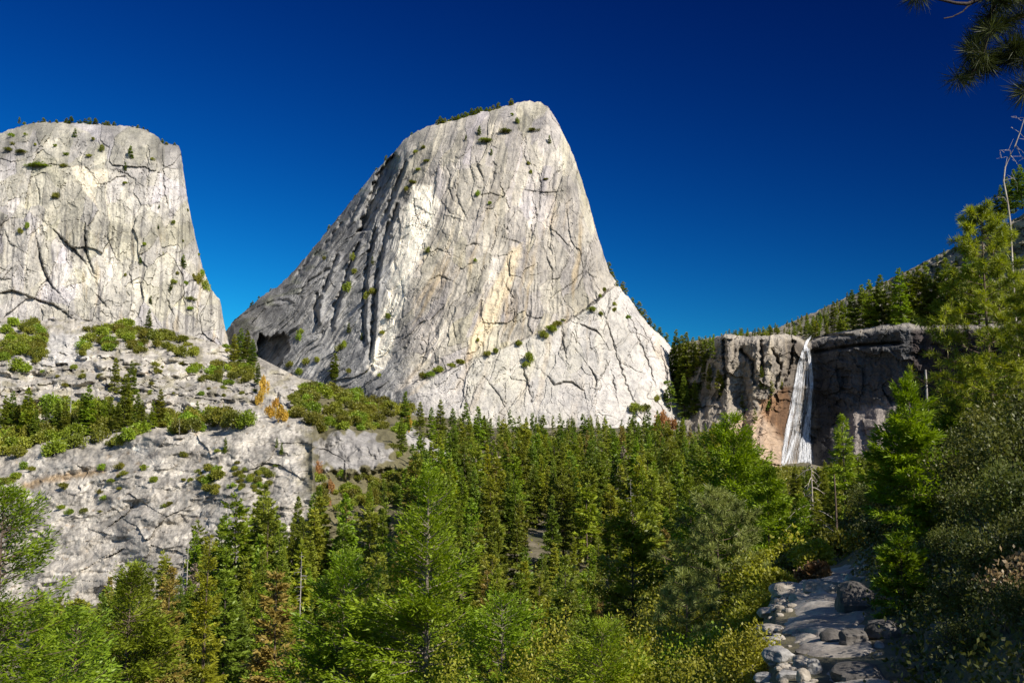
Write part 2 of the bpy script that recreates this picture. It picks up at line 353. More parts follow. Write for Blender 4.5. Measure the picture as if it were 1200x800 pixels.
SCAR = [(484, 219), (506, 219), (517, 240), (506, 270), (492, 300), (480, 335), (469, 375), (459, 420), (440, 441), (431, 430), (444, 390), (451, 350), (460, 310), (471, 270), (477, 240)]
SCAR2 = [(600, 290), (612, 285), (604, 320), (588, 360), (572, 395), (558, 415), (548, 412), (560, 380), (578, 335)]
def top_dist(PX, PY, prof):
    t = poly(prof, PX); sl = (poly(prof, PX + 2) - poly(prof, PX - 2)) / 4
    return (PY - t) / np.sqrt(1 + sl**2)
def depth1(PX, PY):
    b = poly([(258, 1190), (300, 1130), (350, 1085), (400, 1052), (450, 1022), (480, 1006), (520, 1000), (560, 1000), (620, 1010), (700, 1032), (760, 1066), (800, 1105), (832, 1150)], PX)
    lean = poly([(258, .75), (400, .62), (470, .45), (540, .36), (700, .34), (760, .5), (832, .7)], PX)
    D = b + lean * np.clip(500 - PY, -60, 400)
    s = np.maximum(top_dist(PX, PY, LC), 0)
    D += 45 * np.clip(1 - s / 22, 0, 1)**2
    D += 40 * ss(-(PY - 190), 0, 70) * ss(PX, 420, 500)
    lw = poly(LEDGE, PX) + 2 * pn(PX / 6, PY * 0, 4)
    below = ss(PY - lw, -1.2, 1.2) * ss(PX, 440, 500)
    D -= below * (20 + .12 * (PY - lw))
    kf = k_flow(PX)
    wx, wy = fbm(PX / 45, PY / 45, 3, 21), fbm(PX / 45, PY / 45, 3, 31)
    u = PX + kf * (PY - 300) + 10 * wx; v = PY + 14 * wy
    left = ss(-PX, -500, -440) * (1 - .85 * soft(PX + 12 * wx, PY, SCAR, 7))
    rib = ridge(u / 15, v / 150, 3, 41)
    D -= left * 8.5 * rib + (1 - left) * 1.5 * ridge(u / 26, v / 110, 2, 47) * (1 - .5 * below)
    for sc, an, am, sd in ((34, 2.6, 4.5, 51), (14, 2.4, 2.5, 61), (6, 2.0, 1.2, 71)):
        idv, dx, dy, e = plates(u / sc, v / (sc * an), sd)
        D += am * (idv - .5) * (1 - .25 * left) + am * .55 * (pn(idv * 50, idv * 31, sd)) * dx * 2
    sm = soft(PX + 3 * wx * 4, PY, SCAR, 5); D = D - sm * 11 * (left * (1 - rib) * 0 + 0)
    D += 5 * fbm(PX / 60, PY / 60, 4, 81) + .9 * fbm(PX / 5, PY / 8, 3, 91)
    jn = np.abs(fbm(u / 26, v / 75, 4, 111)); cm = ss(fbm(PX / 38, PY / 55, 3, 116), -.12, .22); D += 2.2 * cm * np.exp(-(jn / .012)**2) * (1 - .4 * left)
    jn = np.abs(fbm(u / 14 + 40, v / 16, 3, 113)); D += 1.1 * ss(fbm(PX / 30, PY / 30, 3, 117), .0, .3) * np.exp(-(jn / .012)**2)
    D -= (1 - left) * (1 - below) * 3.0 * ridge(u / 9.5, v / 140, 2, 115) * ss(PY, 300, 360)
    for L in CR1: d = line_dist(PX + 1.2 * pn(PX / 5, PY / 5, 8), PY, L); D += 1.2 * np.exp(-(d / .8)**2) + 1.9 * flake(PX + 1.2 * pn(PX / 5, PY / 5, 8), PY, L, 7)
    for L in CR1B: d = line_dist(PX + 1.6 * pn(PX / 5, PY / 5, 8), PY, L); D += 2.5 * np.exp(-(d / 1.)**2) + 3.2 * flake(PX + 1.6 * pn(PX / 5, PY / 5, 8), PY, L, 8)
    for L in CR1C: d = line_dist(PX + 2 * pn(PX / 6, PY / 6, 8), PY, L); D += 9 * np.exp(-(d / 1.9)**2) - 5 * np.exp(-((line_dist(PX - 4.5, PY, L)) / 3)**2)
    D += 36 * soft(PX + 3 * pn(PX / 6, PY / 9, 5), PY + 3 * pn(PX / 5, PY / 6, 9), CAVE1, 1.5)
    D += 10 * soft(PX + 3 * pn(PX / 9, PY / 9, 5), PY, [(441, 205), (463, 178), (468, 190), (452, 225), (430, 270), (420, 272)], 1.8) * 2.6
    return D
def color1(PX, PY, D):
    kf = k_flow(PX); wx = fbm(PX / 40, PY / 40, 3, 121)
    u = PX + kf * (PY - 300) + 6 * wx; v = PY
    C = np.ones(PX.shape + (3,)) * GRAN
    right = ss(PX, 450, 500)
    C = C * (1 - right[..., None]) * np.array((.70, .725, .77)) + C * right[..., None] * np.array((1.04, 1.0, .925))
    C *= (1 + .55 * fbm(PX / 50, PY / 50, 5, 131))[..., None]
    kf_ = kf; wq, wr = fbm(PX / 45, PY / 45, 3, 21), fbm(PX / 45, PY / 45, 3, 31); uu = PX + kf_ * (PY - 300) + 10 * wq; vv = PY + 14 * wr
    for sc, an, sd, k in ((34, 2.6, 51, .28), (14, 2.4, 61, .24)):
        idv = plates(uu / sc, vv / (sc * an), sd)[0]; C *= (1 + k * (idv - .5))[..., None]; C[..., 2] *= 1 - .12 * (pn(idv * 37, idv * 11, 5)) * right
    st = ss(fbm(u / 5, v / 90, 4, 141), .02, .4) * ss(fbm(PX / 60, PY / 80, 3, 151), -.25, .3)
    C = stain(C, st * .95, (.46, .47, .50))
    st2 = ss(fbm(u / 2.2, v / 60, 3, 143), .12, .5)
    C = stain(C, st2 * .6, (.58, .58, .60))
    pale = ss(fbm(u / 9, v / 110, 3, 161), .1, .5) * right
    C = C * (1 + .28 * pale[..., None] * np.array((1.05, 1, .85)))
    tan = ss(fbm(u / 12, v / 140, 3, 171), .08, .45) * right * ss(PY, 200, 300)
    C = stain(C, tan * .8, (1.02, .88, .66))
    top = ss(-(PY - poly(LC, PX)), -95, -10) * (1 - ss(PX, 640, 665))
    C = stain(C, top * .9 * ss(fbm(PX / 22, PY / 22, 4, 181), -.35, .25), (.55, .56, .58))
    dk = ss(fbm(PX / 16, PY / 22, 4, 183), .12, .4) * (1 - .4 * right)
    C = stain(C, dk * .7, (.6, .6, .62))
    wj = 4 * fbm(PX / 14, PY / 14, 3, 191)
    s1 = soft(PX + wj, PY + wj, SCAR, 3); C = C * (1 - s1[..., None]) + s1[..., None] * np.array((.80, .73, .60)) * (1 + .12 * fbm(u / 4, v / 20, 3, 9))[..., None]
    s2 = soft(PX + wj, PY + wj, SCAR2, 4) * .85; C = C * (1 - s2[..., None]) + s2[..., None] * np.array((.57, .475, .32))
    lw = poly(LEDGE, PX); below = ss(PY - lw, 0, 3) * ss(PX, 450, 510)
    C = C * (1 - below[..., None] * .5) + below[..., None] * .5 * np.array((.47, .45, .415)) * (1 + .3 * fbm(PX / 14, PY / 14, 4, 201))[..., None]
    g = ss(fbm(PX / 30, PY / 10, 3, 211), .15, .4) * (1 - right) * ss(-(PY - poly(LC, PX)), -60, -5)
    C = stain(C, g * .6, (.75, .8, .55))
    pk = ss(fbm(PX / 3, PY / 3, 3, 221), .25, .5); C = stain(C, pk * .5, (.5, .5, .5))
    return np.clip(C, .03, .80)
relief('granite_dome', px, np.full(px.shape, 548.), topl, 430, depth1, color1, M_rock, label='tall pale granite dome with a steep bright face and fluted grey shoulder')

# ---- the blunt dome on the left
LB = [(-260, 250), (-160, 190), (-60, 165), (0, 156), (15, 151), (30, 146), (50, 143), (90, 144), (140, 147), (165, 150), (185, 160), (190, 168), (209, 170), (212, 178), (214, 195), (220, 235), (228, 275), (238, 315), (248, 340), (258, 352), (263, 380), (266, 394), (270, 410)]
px = np.concatenate([np.arange(-260, 0, 2.), np.arange(0, 205, .9), np.arange(205, 270.5, .45)])
topl = rough_top(px, poly(LB, px), 1.2, 13)
CR2 = [[(62, 269), (75, 281), (88, 293), (97, 304), (101, 310)], [(99, 261), (100, 275), (101, 290), (106, 308), (110, 321)], [(43, 280), (47, 300), (50, 312), (59, 332), (69, 344)], [(30, 346), (47, 352), (64, 357), (76, 366), (84, 374)], [(43, 216), (47, 228), (46, 240)], [(112, 344), (120, 352), (127, 362)],
  [(0, 330), (10, 318), (18, 310)], [(-6, 345), (14, 340), (30, 346)], [(97, 193), (103, 198), (108, 204)], [(5, 270), (12, 285), (20, 290)], [(155, 300), (152, 320), (156, 340)], [(190, 180), (193, 220), (198, 250)], [(170, 165), (175, 200), (172, 230)], [(195, 350), (205, 372)], [(136, 200), (150, 204), (160, 212)], [(25, 195), (60, 192), (90, 197)]]
SCAR3 = [(84, 196), (97, 194), (104, 202), (115, 198), (127, 201), (124, 212), (107, 222), (112, 239), (103, 230), (90, 212)]
def depth2(PX, PY):
    b = poly([(-260, 1010), (-100, 985), (0, 978), (100, 985), (170, 1000), (205, 1020), (240, 1050), (270, 1080)], PX)
    D = b + .34 * np.clip(385 - PY, -40, 300) + 30 * ss(-PY, -215, -140)
    s = np.maximum(top_dist(PX, PY, LB), 0)
    D += 40 * np.clip(1 - s / 20, 0, 1)**2
    wx, wy = fbm(PX / 45, PY / 45, 3, 22), fbm(PX / 45, PY / 45, 3, 32)
    u = PX + .08 * (PY - 300) + 9 * wx; v = PY + 14 * wy
    D -= 1.3 * ridge(u / 26, v / 90, 2, 42)
    for sc, an, am, sd in ((40, 1.5, 5.5, 52), (17, 1.4, 2.8, 62), (7, 1.3, 1.3, 72)):
        idv, dx, dy, e = plates(u / sc, v / (sc * an), sd)
        D += am * (idv - .5) + am * .55 * pn(idv * 50, idv * 31, sd) * dx * 2
    D += 5 * fbm(PX / 60, PY / 60, 4, 82) + 1. * fbm(PX / 5, PY / 7, 3, 92)
    jn = np.abs(fbm(u / 26, v / 40, 4, 112)); D += 2.0 * ss(fbm(PX / 38, PY / 45, 3, 118), -.12, .22) * np.exp(-(jn / .012)**2)
    jn = np.abs(fbm(u / 13 + 40, v / 15, 3, 114)); D += 1.0 * ss(fbm(PX / 30, PY / 30, 3, 119), .0, .3) * np.exp(-(jn / .012)**2)
    for L in CR2: d = line_dist(PX + 1.4 * pn(PX / 5, PY / 5, 8), PY, L); big = 2.3 if L[0] in ((62, 269), (99, 261), (43, 280), (30, 346), (-6, 345)) else .9; D += big * (1.2 * np.exp(-(d / .9)**2) + 3.0 * flake(PX + 1.4 * pn(PX / 5, PY / 5, 8), PY, L, 8))
    return D
def color2(PX, PY, D):
    wx = fbm(PX / 40, PY / 40, 3, 122); u = PX + .06 * (PY - 300) + 4 * wx; v = PY
    C = np.ones(PX.shape + (3,)) * GRAN * np.array((1.0, .985, .94))
    C *= (1 + .50 * fbm(PX / 50, PY / 50, 5, 132))[..., None]
    wq, wr = fbm(PX / 45, PY / 45, 3, 22), fbm(PX / 45, PY / 45, 3, 32); uu = PX + .08 * (PY - 300) + 9 * wq; vv = PY + 14 * wr
    for sc, an, sd, k in ((40, 1.5, 52, .26), (17, 1.4, 62, .26)):
        idv = plates(uu / sc, vv / (sc * an), sd)[0]; C *= (1 + k * (idv - .5))[..., None]; C[..., 2] *= 1 - .12 * pn(idv * 37, idv * 11, 5)
    st = ss(fbm(u / 4.5, v / 80, 4, 142), .05, .4) * ss(PY, 190, 260); C = stain(C, st * .95, (.45, .45, .48))
    st2 = ss(fbm(u / 2, v / 50, 3, 143), .12, .5); C = stain(C, st2 * .5, (.6, .6, .6))
    pale = ss(fbm(u / 11, v / 70, 3, 162), .05, .45) * ss(PY, 230, 280); C = C * (1 + .30 * pale[..., None] * np.array((1.03, 1, .9)))
    top = ss(-PY, -235, -170); C = stain(C, top * .95 * ss(fbm(PX / 20, PY / 20, 4, 182), -.35, .2), (.62, .63, .64))
    dk = ss(fbm(PX / 16, PY / 18, 4, 184), .12, .4); C = stain(C, dk * .55, (.62, .62, .63))
    wj = 3 * fbm(PX / 12, PY / 12, 3, 192)
    s1 = soft(PX + wj, PY + wj, SCAR3, 1.6) * .9; C = C * (1 - s1[..., None]) + s1[..., None] * np.array((.62, .55, .42))
    tan = ss(fbm(u / 10, v / 60, 3, 172), .2, .5) * ss(PY, 240, 300); C = stain(C, tan * .6, (1., .88, .68))
    pk = ss(fbm(PX / 3, PY / 3, 3, 222), .25, .5); C = stain(C, pk * .5, (.5, .5, .5))
    return np.clip(C, .03, .7)
relief('granite_dome', px, np.full(px.shape, 430.), topl, 300, depth2, color2, M_rock, label='blunt grey granite dome with flat wooded top and sheer right edge')

# ---- the stepped ledges below the left dome
LK = [-260, -100, 0, 100, 200, 300, 352, 366, 374, 400, 455, 490, 530, 575]
#        bottom, foot, top of the front outcrop, back of its bench, top of second ledge, scrub band, back
LY = np.array([[830, 760, 590, 505, 425, 380, 370], [830, 750, 580, 498, 420, 380, 368], [820, 740, 572, 492, 420, 390, 372], [800, 700, 545, 488, 415, 388, 374], [760, 640, 512, 486, 420, 396, 386], [690, 590, 493, 474, 440, 426, 417], [650, 575, 491, 474, 458, 449, 443], [640, 570, 495, 476, 462, 452, 446], [640, 575, 512, 478, 464, 454, 448], [640, 590, 506, 486, 470, 460, 453], [660, 610, 524, 502, 490, 482, 476], [668, 620, 548, 516, 502, 494, 488], [690, 650, 580, 530, 508, 498, 490], [740, 700, 610, 552, 520, 512, 509]], float)
LD = np.array([420, 440, 512, 640, 770, 905, 985], float)
LDc = {12: [330, 360, 490, 640, 800, 860, 900], 13: [280, 330, 480, 660, 830, 890, 920], 11: [380, 410, 520, 640, 770, 860, 920], 10: [400, 440, 540, 640, 770, 860, 930], 9: [420, 460, 545, 640, 760, 860, 940], 8: [420, 460, 545, 630, 760, 870, 960]}
def depth3(PX, PY):
    yy = PY + 5 * fbm(PX / 30, PY / 30, 3, 33) + 2 * fbm(PX / 9, PY / 9, 2, 34)
    out = np.zeros((len(LK),) + PX.shape)
    for i in range(len(LK)):
        d = np.array(LDc.get(i, LD), float)
        out[i] = np.interp(-yy, -LY[i], d)
    i = np.clip(np.searchsorted(LK, PX) - 1, 0, len(LK) - 2); K = np.array(LK, float)
    t = np.clip((PX - K[i]) / (K[i + 1] - K[i]), 0, 1); t = t * t * (3 - 2 * t)
    D = np.take_along_axis(out, i[None], 0)[0] * (1 - t) + np.take_along_axis(out, i[None] + 1, 0)[0] * t
    sc_ = D / 500
    fade = 1 - ss(PX, 480, 540)
    wx = fbm(PX / 40, PY / 40, 3, 23)
    u = PX + 14 * wx; v = PY + .3 * PX * ss(PX, 0, 200) * 0 + 10 * fbm(PX / 50, PY / 30, 3, 24)
    for s_, an, am, sd in ((60, .5, 3.0, 53), (24, .6, .9, 63), (9, .6, .35, 73)):
        idv, dx, dy, e = plates(u / s_, v / (s_ * an), sd)
        D += fade * sc_ * (am * (idv - .5) + am * .6 * pn(idv * 50, idv * 31, sd) * dy * 2)
    D += sc_ * fade * (4.5 * fbm(PX / 60, PY / 30, 3, 83) + .35 * fbm(PX / 4, PY / 4, 3, 93))
    for L in [[(255, 528), (258, 540), (270, 549), (281, 546), (300, 538)], [(232, 527), (256, 529)], [(325, 537), (340, 534)], [(300, 487 + 70), (316, 560)], [(40, 452), (48, 470)], [(404, 532), (407, 545)], [(345, 548), (362, 545)], [(120, 452), (128, 460)], [(160, 580), (150, 600), (120, 622)], [(150, 640), (120, 655)], [(60, 575), (88, 582)], [(140, 598), (168, 594)]]:
        D += 3.2 * flake(PX + 1.5 * pn(PX / 5, PY / 5, 8), PY + 1.5 * pn(PX / 6, PY / 5, 18), L, 6, -1)
    low = ss(PY, 490, 520)
    q = (PY + .315 * PX + 16 * fbm(PX / 45, PY / 30, 3, 87) - 584) / 31; fr = q - np.floor(q); am_ = .4 + 1.2 * _h(np.floor(q), np.floor(q) * 0, 5) * (.5 + fbm(PX / 60, q, 2, 88))
    saw = lambda f, k: np.where(f < k, .5 - f / k, -.5 + (f - k) / (1 - k))
    D += low * fade * sc_ * 5.5 * am_ * saw(fr, .55)
    q2 = (PY + .30 * PX + 9 * fbm(PX / 22, PY / 15, 3, 89)) / 9.5; f2 = q2 - np.floor(q2); D += low * fade * sc_ * .8 * saw(f2, .6) * (.4 + 1.2 * (fbm(PX / 25, PY / 25, 2, 90) + .3))
    up = ss(-PY, -500, -470)
    q3 = (PY + .06 * PX + 14 * fbm(PX / 50, PY / 26, 3, 97)) / 17; f3 = q3 - np.floor(q3); D += up * fade * 10 * saw(f3, .5) * (.2 + 1.0 * _h(np.floor(q3), np.floor(q3) * 0, 6))
    D -= 26 * soft(PX + 3 * pn(PX / 6, PY / 9, 5), PY + 3 * pn(PX / 6, PY / 9, 15), [(368, 522), (395, 505), (430, 508), (452, 522), (462, 545), (420, 556), (370, 556)], 10) * .65 * (1 + .25 * fbm(PX / 12, PY / 18, 3, 98))
    D += up * (6 * fbm(PX / 12, PY / 6, 4, 84) + 8 * (plates(PX / 11, PY / 6, 85)[0] - .5) + 18 * fbm(PX / 40, PY / 14, 2, 86))
    D -= 30 * soft(PX + 3 * pn(PX / 6, PY / 9, 5), PY + 3 * pn(PX / 6, PY / 9, 15), [(322, 452), (345, 440), (385, 448), (398, 458), (392, 474), (330, 476)], 3)
    return D
def color3(PX, PY, D):
    C = np.ones(PX.shape + (3,)) * np.array((.375, .345, .295))
    C *= (1 + .45 * fbm(PX / 40, PY / 26, 5, 133))[..., None]
    idv = plates(PX / 16 + fbm(PX / 30, PY / 30, 2, 3), PY / 8 + fbm(PX / 30, PY / 30, 2, 4), 64)[0]; C *= (1 + .35 * (idv - .5))[..., None]
    dg = ss(fbm((PX + PY * .9) / 7, (PX - PY) / 60, 4, 146), .05, .4) * ss(PY, 500, 540); C = stain(C, dg * .6, (.52, .51, .50))
    dk = ss(fbm(PX / 22, PY / 10, 5, 185), -.05, .3); C = stain(C, dk * .55, (.56, .55, .55))
    st = ss(fbm(PX / 3, PY / 30, 4, 145), .05, .45) * ss(fbm(PX / 50, PY / 40, 2, 155), -.2, .2); C = stain(C, st * .65, (.56, .55, .54))
    fine = fbm(PX / 2.2, PY / 1.6, 3, 148); C *= (1 + .35 * fine)[..., None]
    jn = np.abs(fbm((PX + .5 * PY) / 24, (PY - .4 * PX) / 60, 4, 149)); C = stain(C, np.exp(-(jn / .018)**2) * .7 * ss(PY, 480, 510), (.35, .34, .33))
    pale = ss(fbm(PX / 14, PY / 9, 3, 163), .1, .45); C = C * (1 + .35 * pale[..., None])
    orange = np.exp(-(line_dist(PX, PY + 3 * pn(PX / 8, PY / 8, 3), [(28, 570), (60, 560), (95, 556), (120, 551)]) / 4)**2) + .6 * ss(fbm(PX / 12, PY / 9, 3, 173), .35, .6)
    C = stain(C, np.clip(orange, 0, 1) * .8, (.85, .62, .36))
    sl = ss(fbm(PX / 16, PY / 8, 4, 213), .02, .25) * ss(-PY, -500, -470) ; C = stain(C, sl * .6, (.62, .60, .42))
    tal = soft(PX + 5 * pn(PX / 8, PY / 8, 6), PY + 5 * pn(PX / 8, PY / 8, 7), [(478, 500), (500, 512), (528, 530), (575, 546), (575, 556), (520, 542), (478, 520)], 3)
    veg = ss(PX + 26 * fbm(PX / 16, PY / 16, 3, 61), 340, 378) * (1 - tal) * ss(PY, 425, 460) ; C = C * (1 - veg[..., None]) + veg[..., None] * np.array((.13, .115, .06))
    C = C * (1 - tal[..., None]) + tal[..., None] * np.array((.36, .34, .31)) * (1 + .5 * fbm(PX / 3, PY / 2.5, 3, 205))[..., None]
    bw = soft(PX + 5 * pn(PX / 5, PY / 5, 6), PY + 4 * pn(PX / 5, PY / 5, 7), [(22, 400), (60, 392), (100, 390), (112, 404), (100, 424), (50, 430), (24, 420)], 5); C = C * (1 - .7 * bw[..., None]) + .7 * bw[..., None] * np.array((.50, .48, .45)) * (1 + .4 * fbm(PX / 3, PY / 3, 3, 204))[..., None]
    oc = soft(PX + 9 * pn(PX / 9, PY / 9, 6), PY + 9 * pn(PX / 9, PY / 9, 7), [(368, 520), (395, 505), (430, 508), (452, 522), (462, 540), (430, 545), (405, 552), (370, 545)], 2)
    C = C * (1 - oc[..., None]) + oc[..., None] * np.array((.25, .235, .215)) * (1 + .6 * fbm(PX / 10, PY / 10, 4, 203))[..., None]
    pk = ss(fbm(PX / 3, PY / 3, 3, 223), .2, .5); C = stain(C, pk * .6, (.5, .5, .5))
    return np.clip(C, .02, .6)
px = np.concatenate([np.arange(-260, 0, 2.5), np.arange(0, 575, 1.)])
K_ = np.array(LK, float)
relief('rock_ledge', px, np.interp(px, K_, LY[:, 0]), np.interp(px, K_, LY[:, -1]), 380, depth3, color3, M_rock2, back=(30, 90), drop=.3, label='stepped grey granite ledges under the blunt dome')

# ---- the cliff with the waterfall
LN = [(786, 440), (800, 430), (825, 415), (838, 396), (850, 391), (875, 394), (900, 393), (920, 391), (936, 394), (943, 400), (950, 400), (956, 394), (980, 389), (1010, 385), (1040, 380), (1065, 378), (1070, 380), (1100, 381), (1150, 380), (1260, 370)]
px = np.arange(786, 1260, .9)
topl = rough_top(px, poly(LN, px), .9, 23)
def depth4(PX, PY):
    b = poly([(786, 1120), (820, 1080), (840, 1046), (852, 1025), (870, 1035), (882, 1014), (905, 1012), (918, 1030), (932, 1052), (944, 1066), (952, 1066), (962, 1056), (990, 1026), (1020, 1000), (1056, 970), (1064, 966), (1080, 960), (1110, 940), (1160, 900), (1260, 840)], PX)
    D = b + .16 * np.clip(480 - PY, -20, 120)
    f = poly([(786, 470), (850, 470), (880, 478), (915, 492), (940, 520), (960, 505), (1000, 482), (1060, 470), (1260, 470)], PX) + 6 * pn(PX / 12, PX * 0, 6)
    D -= 1.5 * np.maximum(PY - f, 0)                        # the apron at the foot
    D += 20 * np.clip(1 - (PY - poly(LN, PX)) / 10, 0, 1)**2
    wx = fbm(PX / 30, PY / 30, 3, 25); u = PX + 6 * wx + poly([(786, .35), (900, .3), (940, 0), (1260, 0)], PX) * (PY - 430)
    D -= poly([(786, 9), (925, 8), (950, 2), (1260, 2)], PX) * ridge(u / 17, PY / 60, 3, 45)
    D += 3.5 * fbm(PX / 60, PY / 9, 4, 46)
    for s_, an, am, sd in ((26, .9, 9., 55), (11, .8, 4., 65), (5, .8, 1.5, 75)):
        idv, dx, dy, e = plates(u / s_, (PY + 9 * wx) / (s_ * an), sd)
        D += am * (idv - .5) + am * .5 * pn(idv * 50, idv * 31, sd) * dx * 2
    D += 1. * fbm(PX / 4, PY / 5, 3, 95)
    for L in [[(848, 400), (850, 440), (842, 468)], [(868, 410), (882, 425), (884, 450)], [(905, 410), (915, 430), (908, 452)], [(955, 397), (970, 393), (998, 393)], [(930, 400), (925, 430), (915, 455)], [(955, 412), (1000, 405), (1055, 402)], [(892, 400), (893, 440)]]:
        d = line_dist(PX + 2 * pn(PX / 5, PY / 5, 8), PY, L); D += 13 * np.exp(-(d / 2.)**2)
    return D
def color4(PX, PY, D):
    C = np.ones(PX.shape + (3,)) * np.array((.235, .205, .165))
    C *= (1 + .3 * fbm(PX / 25, PY / 25, 4, 135))[..., None]
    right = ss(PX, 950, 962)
    C = C * (1 - right[..., None] * (1 - np.array((.30, .34, .42))))  # shade of the wall facing away from the sun, put into its colour
    st = ss(fbm(PX / 5, PY / 60, 3, 147), .02, .4); C = stain(C, st * .6, (.55, .56, .6))
    pale = ss(fbm(PX / 6 , PY / 30, 3, 165), .12, .4) * (1 - right); C = C * (1 + .5 * pale[..., None] * np.array((1.05, 1, .8)))
    wet = soft(PX + 5 * pn(PX / 9, PY / 9, 6), PY, [(922, 395), (962, 395), (975, 440), (990, 500), (985, 540), (905, 540), (890, 510), (915, 470)], 5)
    C = stain(C, wet * .8, (.38, .36, .36))
    ru = soft(PX + 6 * pn(PX / 9, PY / 9, 6), PY + 4 * pn(PX / 7, PY / 7, 16), [(893, 470), (922, 452), (930, 470), (922, 520), (905, 512), (890, 490)], 5)
    C = stain(C, ru * .8, (.95, .55, .28))
    ap = soft(PX + 3 * pn(PX / 9, PY / 9, 6), PY, [(842, 505), (868, 486), (882, 479), (905, 498), (918, 520), (914, 575), (860, 580), (838, 545)], 5)
    C = C * (1 - .8 * ap[..., None]) + .8 * ap[..., None] * np.array((.40, .29, .20)) * (1 + .25 * fbm(PX / 7, PY / 7, 3, 8))[..., None]
    br = ss(PX, 1064, 1072); C = stain(C, br * .8, (.60, .42, .36))  # browner end of the cliff, with tree shade put into the colour too
    rim = np.exp(-((PY - poly(LN, PX) - 3) / 3.5)**2); C = C * (1 - .6 * rim[..., None]) + .6 * rim[..., None] * np.array((.40, .36, .30))  # sunlit top edge painted as a lighter band
    base = soft(PX + 4 * pn(PX / 9, PY / 9, 6), PY + 4 * pn(PX / 9, PY / 9, 7), [(975, 505), (1000, 480), (1040, 468), (1060, 480), (1060, 540), (975, 545)], 5)
    C = C * (1 - .6 * base[..., None]) + .6 * base[..., None] * np.array((.34, .29, .25)) * (1 + .4 * fbm(PX / 5, PY / 5, 3, 9))[..., None]
    pk = ss(fbm(PX / 3, PY / 3, 3, 225), .2, .5); C = stain(C, pk * .5, (.45, .45, .45))
    return np.clip(C, .012, .6)
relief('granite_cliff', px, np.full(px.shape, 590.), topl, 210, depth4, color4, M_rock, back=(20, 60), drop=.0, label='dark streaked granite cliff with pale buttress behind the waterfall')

# ---- the wooded hillside above the cliff
LR = [(740, 425), (780, 408), (800, 402), (830, 396), (850, 392), (900, 388), (930, 376), (960, 363), (1000, 345), (1030, 333), (1060, 319), (1100, 298), (1150, 276), (1180, 262), (1200, 250), (1260, 222), (1400, 170)]
px = np.arange(740, 1400, 2.)
topl = rough_top(px, poly(LR, px), 1.5, 33)
def depth5(PX, PY):
    tp = poly(LR, PX); t = np.clip((PY - tp) / np.maximum(poly([(740, 480), (800, 445), (840, 412), (870, 403), (940, 408), (1000, 395), (1065, 389), (1400, 390)], PX) - tp, 8), 0, 1.4)
    far = poly([(740, 1300), (850, 1500), (950, 1550), (1100, 1400), (1250, 1150), (1400, 1000)], PX)
    near = poly([(740, 1190), (800, 1150), (820, 1130), (852, 1085), (932, 1110), (944, 1120), (990, 1080), (1020, 1055), (1056, 1030), (1072, 1050), (1110, 1030), (1160, 990), (1260, 930), (1400, 900)], PX)
    D = far + (near - far) * t
    for s_, an, am, sd in ((20, .5, 20., 57), (8, .5, 8., 67)):
        idv, dx, dy, e = plates(PX / s_ + fbm(PX / 20, PY / 20, 2, 3), PY / (s_ * an), sd)
        D += am * (idv - .5) + am * .5 * pn(idv * 50, idv * 31, sd) * dy * 2
    return D
def color5(PX, PY, D):
    C = np.ones(PX.shape + (3,)) * np.array((.25, .22, .17))
    C *= (1 + .5 * fbm(PX / 14, PY / 6, 4, 137))[..., None]
    g = ss(fbm(PX / 16, PY / 8, 3, 217), -.1, .15); C = C * (1 - .75 * g[..., None]) + .75 * g[..., None] * np.array((.085, .085, .04))
    return np.clip(C, .02, .5)
relief('hill', px, poly([(740, 480), (800, 445), (840, 412), (870, 403), (940, 408), (1000, 395), (1065, 389), (1400, 390)], px), topl, 120, depth5, color5, M_rock2, back=(60, 200, 500), drop=.1, label='sloping wooded hillside above the waterfall cliff')
# ------------------------------------------------------------------ leaf and needle geometry
def cards(P, Dv, N, L, Wd, fat=.45):
    """one diamond-shaped spray per row: from P along Dv, lying in the plane with normal N"""
    n = len(P); Dv = Dv / (np.linalg.norm(Dv, axis=1)[:, None] + 1e-9)
    S = np.cross(Dv, N); S /= np.linalg.norm(S, axis=1)[:, None] + 1e-9
    L = np.broadcast_to(L, (n,))[:, None]; Wd = np.broadcast_to(Wd, (n,))[:, None]
    V = np.stack([P, P + Dv * L * fat + S * Wd * .5, P + Dv * L, P + Dv * L * fat - S * Wd * .5], 1).reshape(-1, 3)
    return V, np.arange(n * 4).reshape(n, 4)
def rnd(r, n, s=1): return r.normal(0, s, (n, 3))

